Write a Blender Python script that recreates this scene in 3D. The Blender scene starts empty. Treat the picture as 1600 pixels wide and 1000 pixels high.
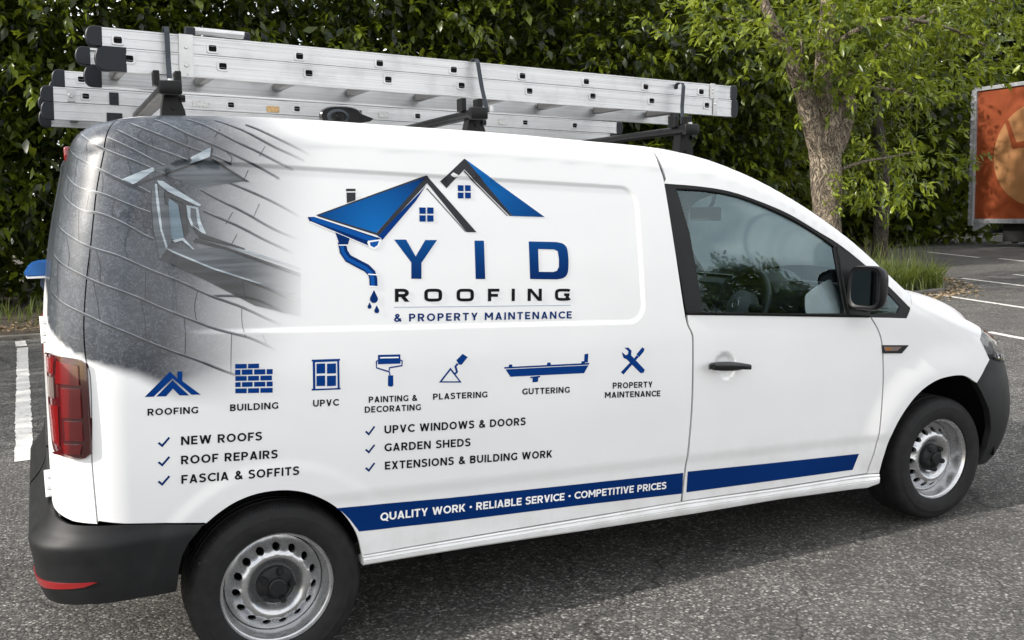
import bpy, bmesh, math, random
import numpy as np
from mathutils import Matrix, Vector
from mathutils.geometry import delaunay_2d_cdt
R = math.radians
rng = np.random.default_rng(7)
random.seed(7)
sc = bpy.context.scene
COL = sc.collection

# ------------------------------------------------------------------ camera, sky, sun, exposure
cam = bpy.data.objects.new('camera', bpy.data.cameras.new('camera'))
COL.objects.link(cam)
cam.data.sensor_width = 36.0
cam.data.lens = 1512.3 / 1600 * 36
cam.data.clip_end = 500
yaw, pitch, roll = .452, -.118, -.025
cy, sy, cp, sp = math.cos(yaw), math.sin(yaw), math.cos(pitch), math.sin(pitch)
fw = Vector((sy * cp, cy * cp, sp)); rt = Vector((cy, -sy, 0)); up = rt.cross(fw)
rt2 = rt * math.cos(roll) + up * math.sin(roll); up2 = up * math.cos(roll) - rt * math.sin(roll)
M = Matrix((rt2, up2, -fw)).transposed().to_4x4(); M.translation = (-3.799, -4.045, 1.568)
cam.matrix_world = M
sc.camera = cam

SUN = Vector((1.9, .03, -1.15)).normalized()          # the way the sunlight travels
elev = math.asin(-SUN.z); azi = math.atan2(-SUN.x, -SUN.y)
world = bpy.data.worlds.new('World'); sc.world = world; world.use_nodes = True
wn = world.node_tree.nodes; wl = world.node_tree.links
sky = wn.new('ShaderNodeTexSky'); sky.sky_type = 'NISHITA'; sky.sun_disc = False
sky.sun_elevation = elev; sky.sun_rotation = azi
sky.air_density = 1.0; sky.dust_density = 1.6; sky.ozone_density = 1.0
bg = wn['Background']; bg.inputs['Strength'].default_value = .15
tc = wn.new('ShaderNodeTexCoord'); mp_ = wn.new('ShaderNodeMapping'); mp_.inputs['Scale'].default_value = (1.6, 1.6, 4.0); wl.new(tc.outputs['Generated'], mp_.inputs[0])
cn = wn.new('ShaderNodeTexNoise'); cn.inputs['Scale'].default_value = 1.7; cn.inputs['Detail'].default_value = 7; cn.inputs['Roughness'].default_value = .58; wl.new(mp_.outputs[0], cn.inputs['Vector'])
cr = wn.new('ShaderNodeValToRGB'); cr.color_ramp.elements[0].position = .36; cr.color_ramp.elements[1].position = .56; wl.new(cn.outputs[0], cr.inputs[0])
cm = wn.new('ShaderNodeMix'); cm.data_type = 'RGBA'; wl.new(cr.outputs[0], cm.inputs[0]); wl.new(sky.outputs[0], cm.inputs[6]); cm.inputs[7].default_value = (8.75, 8.65, 8.5, 1)   # broken bright cloud
wl.new(cm.outputs[2], bg.inputs[0])
sun = bpy.data.objects.new('sun', bpy.data.lights.new('sun', 'SUN')); COL.objects.link(sun)
sun.data.energy = 3.5; sun.data.angle = R(1.2); sun.data.color = (1, .95, .87)
sun.rotation_euler = SUN.to_track_quat('-Z', 'Y').to_euler()
vs = sc.view_settings
vs.view_transform = 'Standard'; vs.look = 'None'; vs.exposure = .73; vs.gamma = 1; vs.use_curve_mapping = False

# ------------------------------------------------------------------ small helpers
def link(o): COL.objects.link(o); return o
def tag(o, label=None, cat=None, group=None, kind=None):
    if label: o['label'] = label
    if cat: o['category'] = cat
    if group: o['group'] = group
    if kind: o['kind'] = kind
    return o
def empty(name, loc, label, cat, group=None):
    o = link(bpy.data.objects.new(name, None)); o.location = loc; o.empty_display_size = .1
    return tag(o, label, cat, group)
def adopt(o, parent, local=False):
    """local: the mesh is already in the parent's own space; else it is in world space"""
    o.parent = parent
    if parent.type == 'EMPTY' and not local: o.matrix_parent_inverse = Matrix.Translation(-Vector(parent.location))
    return o
def mesh_obj(name, v, f, mats, parent=None, smooth=False, midx=None, nrm=None, uv=None, attr=None, local=False):
    me = bpy.data.meshes.new(name)
    me.from_pydata([tuple(map(float, p)) for p in v], [], [tuple(map(int, q)) for q in f])
    for m in (mats if isinstance(mats, (list, tuple)) else [mats]): me.materials.append(m)
    if midx is not None: me.polygons.foreach_set('material_index', np.asarray(midx, np.int32))
    me.polygons.foreach_set('use_smooth', [bool(smooth or nrm is not None)] * len(me.polygons))
    if uv is not None:
        l = me.uv_layers.new(name='UVMap'); li = np.empty(len(me.loops), np.int32); me.loops.foreach_get('vertex_index', li)
        l.data.foreach_set('uv', np.asarray(uv, np.float32)[li].ravel())
    if attr:
        for k, a in attr.items():
            at = me.attributes.new(k, 'FLOAT', 'POINT'); at.data.foreach_set('value', np.asarray(a, np.float32))
    me.update()
    if nrm is not None: me.normals_split_custom_set_from_vertices([tuple(map(float, n)) for n in nrm])
    o = link(bpy.data.objects.new(name, me))
    if parent is not None: adopt(o, parent, local)
    return o
def bm_obj(name, bm, mats, parent=None, smooth=False, local=False, auto=None):
    me = bpy.data.meshes.new(name); bm.normal_update(); bm.to_mesh(me); bm.free()
    for m in (mats if isinstance(mats, (list, tuple)) else [mats]): me.materials.append(m)
    if smooth:
        me.polygons.foreach_set('use_smooth', [True] * len(me.polygons))
        if auto: me.set_sharp_from_angle(angle=R(auto))
    o = link(bpy.data.objects.new(name, me))
    if parent is not None: adopt(o, parent, local)
    return o
def box(bm, c, s, rot=None, bev=0):
    r = bmesh.ops.create_cube(bm, size=1)['verts']
    m = Matrix.Translation(c) @ (rot.to_4x4() if rot is not None else Matrix()) @ Matrix.Diagonal((*s, 1))
    bmesh.ops.transform(bm, matrix=m, verts=r)
    if bev:
        es = list({e for v in r for e in v.link_edges})
        bmesh.ops.bevel(bm, geom=es, offset=bev, segments=2, profile=.5, affect='EDGES')
def basis(d, upv=(0, 0, 1)):
    d = Vector(d).normalized(); u = Vector(upv)
    s = u.cross(d)
    if s.length < 1e-4: s = Vector((1, 0, 0)).cross(d)
    s.normalize(); u = d.cross(s)
    return d, s, u
def tube(bm, pts, rad, n=10, caps=True):
    rings = []
    P_ = [Vector(p) for p in pts]
    for i, p in enumerate(P_):
        d = (P_[min(i + 1, len(P_) - 1)] - P_[max(i - 1, 0)])
        d, s, u = basis(d, (0, 0, 1) if abs(d.normalized().z) < .95 else (1, 0, 0))
        r = rad[i] if isinstance(rad, (list, tuple)) else rad
        rings.append([bm.verts.new(p + (s * math.cos(a) + u * math.sin(a)) * r) for a in [2 * math.pi * k / n for k in range(n)]])
    for a, b in zip(rings[:-1], rings[1:]):
        for k in range(n): bm.faces.new((a[k], a[(k + 1) % n], b[(k + 1) % n], b[k]))
    if caps:
        bm.faces.new(rings[0][::-1]); bm.faces.new(rings[-1])
def prism(bm, poly, ax, depth, origin=(0, 0, 0)):
    """poly of 3D points extruded along the vector ax*depth"""
    a = [bm.verts.new(Vector(p) + Vector(origin)) for p in poly]
    b = [bm.verts.new(Vector(p) + Vector(origin) + Vector(ax) * depth) for p in poly]
    n = len(a)
    bm.faces.new(a); bm.faces.new(b[::-1])
    for i in range(n): bm.faces.new((a[i], b[i], b[(i + 1) % n], a[(i + 1) % n]))
    bmesh.ops.recalc_face_normals(bm, faces=bm.faces[:])
def lathe(prof, n=64, mat_of=None):
    """profile (r, y) turned about the y axis"""
    v, f, mi = [], [], []
    for r, y in prof:
        for k in range(n):
            a = 2 * math.pi * k / n; v.append((r * math.cos(a), y, r * math.sin(a)))
    for i in range(len(prof) - 1):
        for k in range(n):
            f.append((i * n + k, i * n + (k + 1) % n, (i + 1) * n + (k + 1) % n, (i + 1) * n + k)); mi.append(mat_of(i) if mat_of else 0)
    return v, f, mi

# ------------------------------------------------------------------ materials
def mat(name, col=(.8, .8, .8), rough=.5, metal=0, coat=0, spec=.5, **kw):
    m = bpy.data.materials.new(name); m.use_nodes = True
    b = m.node_tree.nodes['Principled BSDF']
    b.inputs['Base Color'].default_value = (*col, 1); b.inputs['Roughness'].default_value = rough
    b.inputs['Metallic'].default_value = metal; b.inputs['Coat Weight'].default_value = coat
    b.inputs['Coat Roughness'].default_value = .05; b.inputs['Specular IOR Level'].default_value = spec
    return m
def nd(m, t, **kw):
    n = m.node_tree.nodes.new(t)
    for k, v in kw.items():
        if k in n.inputs.keys() if isinstance(k, str) else False: n.inputs[k].default_value = v
        else: setattr(n, k, v)
    return n
def lk(m, a, b): m.node_tree.links.new(a, b)
def bsdf(m): return m.node_tree.nodes['Principled BSDF']
def ramp(m, fac, stops, interp='LINEAR'):
    n = m.node_tree.nodes.new('ShaderNodeValToRGB'); n.color_ramp.interpolation = interp
    e = n.color_ramp.elements
    while len(e) < len(stops): e.new(.5)
    for k, (p, c) in zip(e, stops): k.position = p; k.color = (*c, 1) if len(c) == 3 else c
    lk(m, fac, n.inputs[0]); return n
def objco(m): return nd(m, 'ShaderNodeTexCoord').outputs['Object']
def noise(m, vec, scale, detail=4, rough=.55):
    n = nd(m, 'ShaderNodeTexNoise'); n.inputs['Scale'].default_value = scale; n.inputs['Detail'].default_value = detail
    n.inputs['Roughness'].default_value = rough; lk(m, vec, n.inputs['Vector']); return n
def bump(m, h, strength, dist=.01):
    b = nd(m, 'ShaderNodeBump'); b.inputs['Strength'].default_value = strength; b.inputs['Distance'].default_value = dist
    lk(m, h, b.inputs['Height']); lk(m, b.outputs[0], bsdf(m).inputs['Normal']); return b
def mixc(m, fac, a, b, blend='MIX'):
    n = nd(m, 'ShaderNodeMix'); n.data_type = 'RGBA'; n.blend_type = blend
    for s, q in ((0, fac), (6, a), (7, b)):
        if isinstance(q, (int, float)): n.inputs[s].default_value = q
        elif isinstance(q, tuple): n.inputs[s].default_value = (*q, 1)
        else: lk(m, q, n.inputs[s])
    return n.outputs[2]
def math_(m, op, a, b=0.0, c=None):
    n = nd(m, 'ShaderNodeMath'); n.operation = op
    for i, q in enumerate((a, b) if c is None else (a, b, c)):
        if isinstance(q, (int, float)): n.inputs[i].default_value = q
        else: lk(m, q, n.inputs[i])
    return n.outputs[0]
def dirty(name, col, rough=.5, metal=0, var=.15, scale=14, bmp=.0, bscale=200, **kw):
    """a plain material with a little natural variation of colour and gloss"""
    m = mat(name, col, rough, metal, **kw); v = objco(m); n = noise(m, v, scale, 5)
    lo = tuple(c * (1 - var) for c in col); hi = tuple(min(1, c * (1 + var)) for c in col)
    lk(m, ramp(m, n.outputs[0], [(.3, lo), (.7, hi)]).outputs[0], bsdf(m).inputs['Base Color'])
    lk(m, math_(m, 'MULTIPLY_ADD', n.outputs[0], .2, rough - .1), bsdf(m).inputs['Roughness'])
    if bmp: bump(m, noise(m, v, bscale, 2).outputs[0], bmp, .002)
    return m

def paint_material(name, printed=False):
    m = mat(name, (.78, .785, .79), .36, coat=.28, spec=.45)
    v = objco(m)
    film = noise(m, v, 2.2, 3); fine = noise(m, v, 600, 2)
    base = ramp(m, film.outputs[0], [(.3, (.72, .724, .728)), (.7, (.755, .758, .76))]).outputs[0]
    bump(m, noise(m, v, 30, 2).outputs[0], .02, .004)
    if printed:
        uv = nd(m, 'ShaderNodeTexCoord').outputs['UV']
        ws = nd(m, 'ShaderNodeVectorMath'); ws.operation = 'MULTIPLY_ADD'; lk(m, noise(m, uv, 30, 3).outputs[1], ws.inputs[0]); ws.inputs[1].default_value = (.12, .12, 0); lk(m, uv, ws.inputs[2])
        scr = ramp(m, noise(m, ws.outputs[0], 60, 2, .4).outputs[0], [(.50, (0, 0, 0)), (.56, (1, 1, 1)), (.60, (0, 0, 0))]).outputs[0]
        vo = nd(m, 'ShaderNodeTexVoronoi'); vo.inputs['Scale'].default_value = 7; lk(m, ws.outputs[0], vo.inputs['Vector']); sc_ = nd(m, 'ShaderNodeSeparateColor'); lk(m, vo.outputs['Color'], sc_.inputs[0])
        tone = math_(m, 'MULTIPLY_ADD', sc_.outputs[0], .35, math_(m, 'MULTIPLY', noise(m, uv, 6, 4).outputs[0], .65))
        c = ramp(m, tone, [(.25, (.015, .019, .027)), (.75, (.055, .064, .078))]).outputs[0]
        c = mixc(m, math_(m, 'MULTIPLY', scr, .26), c, (.26, .285, .32))
        at = nd(m, 'ShaderNodeAttribute'); at.attribute_name = 'print'
        base = mixc(m, at.outputs['Fac'], base, c)
    geo = nd(m, 'ShaderNodeNewGeometry'); sz = nd(m, 'ShaderNodeSeparateXYZ'); lk(m, geo.outputs['Position'], sz.inputs[0])
    low = ramp(m, sz.outputs[2], [(.26, (1, 1, 1)), (.62, (0, 0, 0))]).outputs[0]; dn = noise(m, v, 7, 6, .7)
    dirt = math_(m, 'MULTIPLY', low, math_(m, 'MULTIPLY', ramp(m, dn.outputs[0], [(.38, (0, 0, 0)), (.72, (1, 1, 1))]).outputs[0], .42))
    base = mixc(m, dirt, base, (.34, .31, .27))
    lk(m, base, bsdf(m).inputs['Base Color'])
    return m
PAINT = paint_material('white_paint'); WRAP = paint_material('printed_wrap', True)
def vinyl(name, col, rough=.3): return dirty(name, col, .6, var=.10, scale=5, spec=.06)
VBLUE = vinyl('vinyl_blue', (.0008, .032, .17)); VBLUE2 = vinyl('vinyl_mid_blue', (.003, .075, .31)); VNAVY = vinyl('vinyl_navy', (.0005, .022, .12))
VSKY = vinyl('vinyl_sky', (.02, .16, .46)); VBLACK = vinyl('vinyl_black', (.008, .008, .01)); VCHAR = vinyl('vinyl_charcoal', (.035, .037, .042))
VGRAD = vinyl('vinyl_blue_gradient', (.0008, .03, .16)); lk(VGRAD, mixc(VGRAD, (lambda a: (setattr(a, 'attribute_name', 'print'), a.outputs['Fac'])[1])(nd(VGRAD, 'ShaderNodeAttribute')), (.0006, .018, .105), (.006, .125, .40)), bsdf(VGRAD).inputs['Base Color'])
VWHITE = vinyl('vinyl_white', (.8, .8, .8)); VGREY = vinyl('vinyl_grey_line', (.25, .33, .45))
PLASTIC = dirty('textured_black_plastic', (.009, .0095, .0105), .5, var=.2, bmp=.15, bscale=900, spec=.28)
GLOSSBLK = dirty('gloss_black', (.008, .008, .009), .22, var=.1)
SEAL = dirty('black_rubber', (.004, .004, .004), .8, spec=.15)
def tyre_mat():
    m = dirty('tyre_rubber', (.011, .011, .0115), .72, var=.4, scale=30, spec=.3)
    uv = nd(m, 'ShaderNodeTexCoord').outputs['UV']
    sep = nd(m, 'ShaderNodeSeparateXYZ'); lk(m, uv, sep.inputs[0])
    w = nd(m, 'ShaderNodeTexWave'); w.bands_direction = 'X'; w.inputs['Scale'].default_value = 22; w.inputs['Distortion'].default_value = .3; lk(m, uv, w.inputs['Vector'])
    sip = ramp(m, w.outputs[0], [(.06, (0, 0, 0)), (.16, (1, 1, 1))]).outputs[0]
    at = nd(m, 'ShaderNodeAttribute'); at.attribute_name = 'tread'
    h = mixc(m, at.outputs['Fac'], (1, 1, 1), sip)
    bump(m, h, .8, .004)
    return m
TYRE = tyre_mat()
STEEL = dirty('silver_wheel_paint', (.50, .505, .515), .27, .85, var=.10, scale=20)
def alu_mat(name, col, lines=True):
    m = mat(name, col, .36, .82); v = objco(m)
    mp = nd(m, 'ShaderNodeMapping'); mp.inputs['Scale'].default_value = (.8, 1, 260); lk(m, v, mp.inputs[0])
    n = noise(m, mp.outputs[0], 1.0, 4, .7); d = noise(m, v, 9, 5)
    c = ramp(m, n.outputs[0], [(.25, tuple(k * .72 for k in col)), (.75, tuple(min(1, k * 1.12) for k in col))]).outputs[0]
    c = mixc(m, ramp(m, d.outputs[0], [(.52, (0, 0, 0)), (.8, (.5, .5, .5))]).outputs[0], c, tuple(k * .55 for k in col))
    lk(m, c, bsdf(m).inputs['Base Color']); bump(m, n.outputs[0], .25, .002)
    lk(m, math_(m, 'MULTIPLY_ADD', d.outputs[0], .3, .28), bsdf(m).inputs['Roughness'])
    return m
ALU = alu_mat('ladder_aluminium', (.66, .665, .67)); ALU2 = alu_mat('rung_aluminium', (.16, .16, .16))  # rung metal is a darker copy, carrying the shade under the rungs
CAPM = dirty('ladder_cap_plastic', (.010, .013, .018), .45, spec=.3); BARM = dirty('rack_black', (.004, .004, .0045), .4, bmp=.1, spec=.25)
STRAPM = dirty('strap_dark_steel', (.03, .037, .047), .42, .4); ZINC = dirty('zinc_steel', (.5, .5, .5), .35, .9)
def glass_mat(name, tint, gcol=(1, 1, 1), ior=1.72):
    m = bpy.data.materials.new(name); m.use_nodes = True; t = m.node_tree; t.nodes.clear()
    out = t.nodes.new('ShaderNodeOutputMaterial'); mx = t.nodes.new('ShaderNodeMixShader'); fr = t.nodes.new('ShaderNodeFresnel'); fr.inputs[0].default_value = ior
    tr = t.nodes.new('ShaderNodeBsdfTransparent'); tr.inputs[0].default_value = (*tint, 1); gl = t.nodes.new('ShaderNodeBsdfGlossy'); gl.inputs['Roughness'].default_value = .015; gl.inputs[0].default_value = (*gcol, 1)
    t.links.new(fr.outputs[0], mx.inputs[0]); t.links.new(tr.outputs[0], mx.inputs[1]); t.links.new(gl.outputs[0], mx.inputs[2]); t.links.new(mx.outputs[0], out.inputs[0])
    return m
GLASS = glass_mat('tinted_glass', (.78, .87, .88), (.72, .93, 1)); WSGLASS = glass_mat('windscreen_glass', (.62, .76, .76)); CLEAR = glass_mat('lens_clear', (.95, .95, .95), ior=1.3)
MIRROR = mat('mirror_glass', (.02, .022, .024), .04, 1)
def lamp_mat(name, col, rough=.12):
    m = mat(name, col, rough, coat=1); b = bsdf(m); v = objco(m)
    mp = nd(m, 'ShaderNodeMapping'); mp.inputs['Scale'].default_value = (1, 1, 1); lk(m, v, mp.inputs[0])
    w = nd(m, 'ShaderNodeTexWave'); w.bands_direction = 'Z'; w.inputs['Scale'].default_value = 60; lk(m, mp.outputs[0], w.inputs[0])
    lk(m, mixc(m, math_(m, 'MULTIPLY', w.outputs[0], .35), col, tuple(c * .35 for c in col)), b.inputs['Base Color'])
    return m
REDLENS = lamp_mat('red_lens', (.20, .001, .003)); DARKRED = lamp_mat('dark_red_lens', (.075, .001, .003)); AMBER = lamp_mat('amber_lens', (.30, .13, .03)); GREYLENS = lamp_mat('reversing_lens', (.17, .13, .12))
REFLRED = lamp_mat('reflector_red', (.25, .006, .008), .3)
DASH = dirty('dashboard_plastic', (.045, .05, .053), .5); DASHTOP = dirty('dash_top_plastic', (.20, .22, .23), .45); SEATM = dirty('seat_cloth', (.03, .032, .036), .9, bmp=.2)
CHROME = mat('chrome', (.75, .75, .76), .1, 1)


# ------------------------------------------------------------------ the van's skin: u runs along the plan outline, v up the side (metres)
def spline(pts):
    x=np.array([p[0] for p in pts],float); y=np.array([p[1] for p in pts],float); n=len(x)
    h=np.diff(x); d=np.diff(y)/h
    m=np.zeros(n)                         # pchip slopes
    for i in range(1,n-1):
        if d[i-1]*d[i]>0:
            w1=2*h[i]+h[i-1]; w2=h[i]+2*h[i-1]
            m[i]=(w1+w2)/(w1/d[i-1]+w2/d[i])
    m[0]=d[0]; m[-1]=d[-1]
    def f(t):
        t=np.asarray(t,float); k=np.clip(np.searchsorted(x,t)-1,0,n-2)
        s=np.clip((t-x[k])/h[k],-.5,1.5)
        out=(t<x[0])|(t>x[-1])
        a=y[k]*(1+2*s)*(1-s)**2+m[k]*h[k]*s*(1-s)**2+y[k+1]*s*s*(3-2*s)+m[k+1]*h[k]*s*s*(s-1)
        lin=np.where(t<x[0],y[0]+m[0]*(t-x[0]),y[-1]+m[-1]*(t-x[-1]))
        return np.where(out,lin,a)
    return f
def sstep(a,b,t):
    t=np.clip((np.asarray(t,float)-a)/(b-a),0,1); return t*t*(3-2*t)
S=spline([(.15,.872),(.30,.880),(.45,.888),(.6,.893),(.8,.897),(1.0,.894),(1.12,.887),(1.3,.872),(1.5,.851),(1.7,.826),(1.9,.80)])
XR=spline([(.15,-3.825),(.8,-3.818),(1.1,-3.806),(1.3,-3.785),(1.5,-3.752),(1.65,-3.717),(1.76,-3.69),(1.9,-3.64)])
XF=spline([(.15,.80),(.45,.86),(.65,.84),(.8,.78),(.92,.69),(1.0,.60),(1.2,.55),(1.9,.5)])
# crest of the side: height of the roof edge, A pillar, bonnet edge
ZC=spline([(-3.9,1.845),(-3.7,1.862),(-3.53,1.873),(-3.375,1.882),(-3.15,1.882),(-2.889,1.873),(-2.61,1.858),(-2.285,1.841),(-1.876,1.812),(-1.521,1.783),(-1.341,1.749),(-1.123,1.681),(-.894,1.582),(-.653,1.451),(-.512,1.36),(-.338,1.223),(-.2,1.118),(-.05,1.06),(.12,1.0),(.28,.945),(.45,.885),(.6,.835),(.9,.79)])
RC=spline([(-4,.10),(-1.6,.10),(-1.2,.075),(-.6,.06),(-.2,.06),(.2,.08),(1,.08)])
RR=.22; FA=.62; FB=.62
def emboss(u,v):
    """pressed relief of the side, metres inwards"""
    zt=1.627-.065*(u+1.77); zb=1.106-.055*(u+1.755)
    h=(zt-zb)/2; cx=-2.56; hx=.87
    qx=np.abs(u-cx)-hx+.07; qz=np.abs(v-(zt+zb)/2)-h+.07
    sd=np.hypot(np.maximum(qx,0),np.maximum(qz,0))+np.minimum(np.maximum(qx,qz),0)-.07
    e=.0062*sstep(.009,-.009,sd)
    vs=.594-.046*(u+2.918)
    e=e+.007*sstep(.02,-.035,v-vs)*sstep(-3.5,-3.0,u)*sstep(-.2,-.45,u)
    e=e+.016*sstep(.058,.03,np.hypot(u+1.302,v-.894))
    rf=np.hypot(u-.0,v-.31); e=e-.012*sstep(.58,.42,rf)*sstep(.2,.5,v)*sstep(.45,.1,u)
    rr=np.hypot(u+3.161,v-.31); e=e-.003*sstep(.45,.40,rr)
    e=e+.010*sstep(.03,-.03,v-(1.03-.045*(u+.5)))*sstep(.0,.0001,u+1.4)*0
    return e
def P(u,v,off=0.0):
    """body skin: u along the plan outline (= x on the side), v up the side (= z below the crest)"""
    u=np.asarray(u,float); v=np.asarray(v,float)
    x=np.clip(u,-3.95,.9)
    rc=RC(x); ze=ZC(x)-rc
    ph=np.clip((v-ze)/rc,0,np.pi/2); over=np.maximum(v-ze-rc*np.pi/2,0)
    z=np.where(v<ze,v,ze+rc*np.sin(ph)+over*.03)
    d=np.where(v<ze,0,rc*(1-np.cos(ph))+over)
    zz=np.minimum(v,ze)
    w=S(zz)-.03*sstep(-1.6,0,x)*sstep(.95,1.4,zz)-emboss(u,zz)-d
    xr=XR(zz)+d; r=np.maximum(RR-d,.03)
    uc=XR(zz)+RR
    s=np.maximum(uc-u,0)*r/RR; a=np.clip(s/r,0,np.pi/2); more=np.maximum(s-r*np.pi/2,0)
    X=np.where(u<uc,xr+r-r*np.sin(a),u); Y=np.where(u<uc,-(w-r+r*np.cos(a))+more,-w)
    # front corner, an ellipse quarter
    xf=XF(zz)-d; uf=xf-FA
    t=np.maximum(u-uf,0)/FA; af=np.clip(t,0,np.pi/2*1.0); mf=np.maximum(t-np.pi/2,0)*FB
    X=np.where(u>uf,uf+FA*np.sin(af),X); Y=np.where(u>uf,-(w-FB+FB*np.cos(af))+mf,Y)
    p=np.stack([X,Y,z*np.ones_like(X)],-1)
    if np.any(off):
        p=p+normal(u,v)*np.asarray(off,float)[...,None]
    return p
def normal(u,v):
    e=2e-3
    a=P(u+e,v)-P(u-e,v); b=P(u,v+e)-P(u,v-e)
    n=np.cross(a,b); l=np.linalg.norm(n,axis=-1,keepdims=True)
    return n/np.maximum(l,1e-9)

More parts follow.
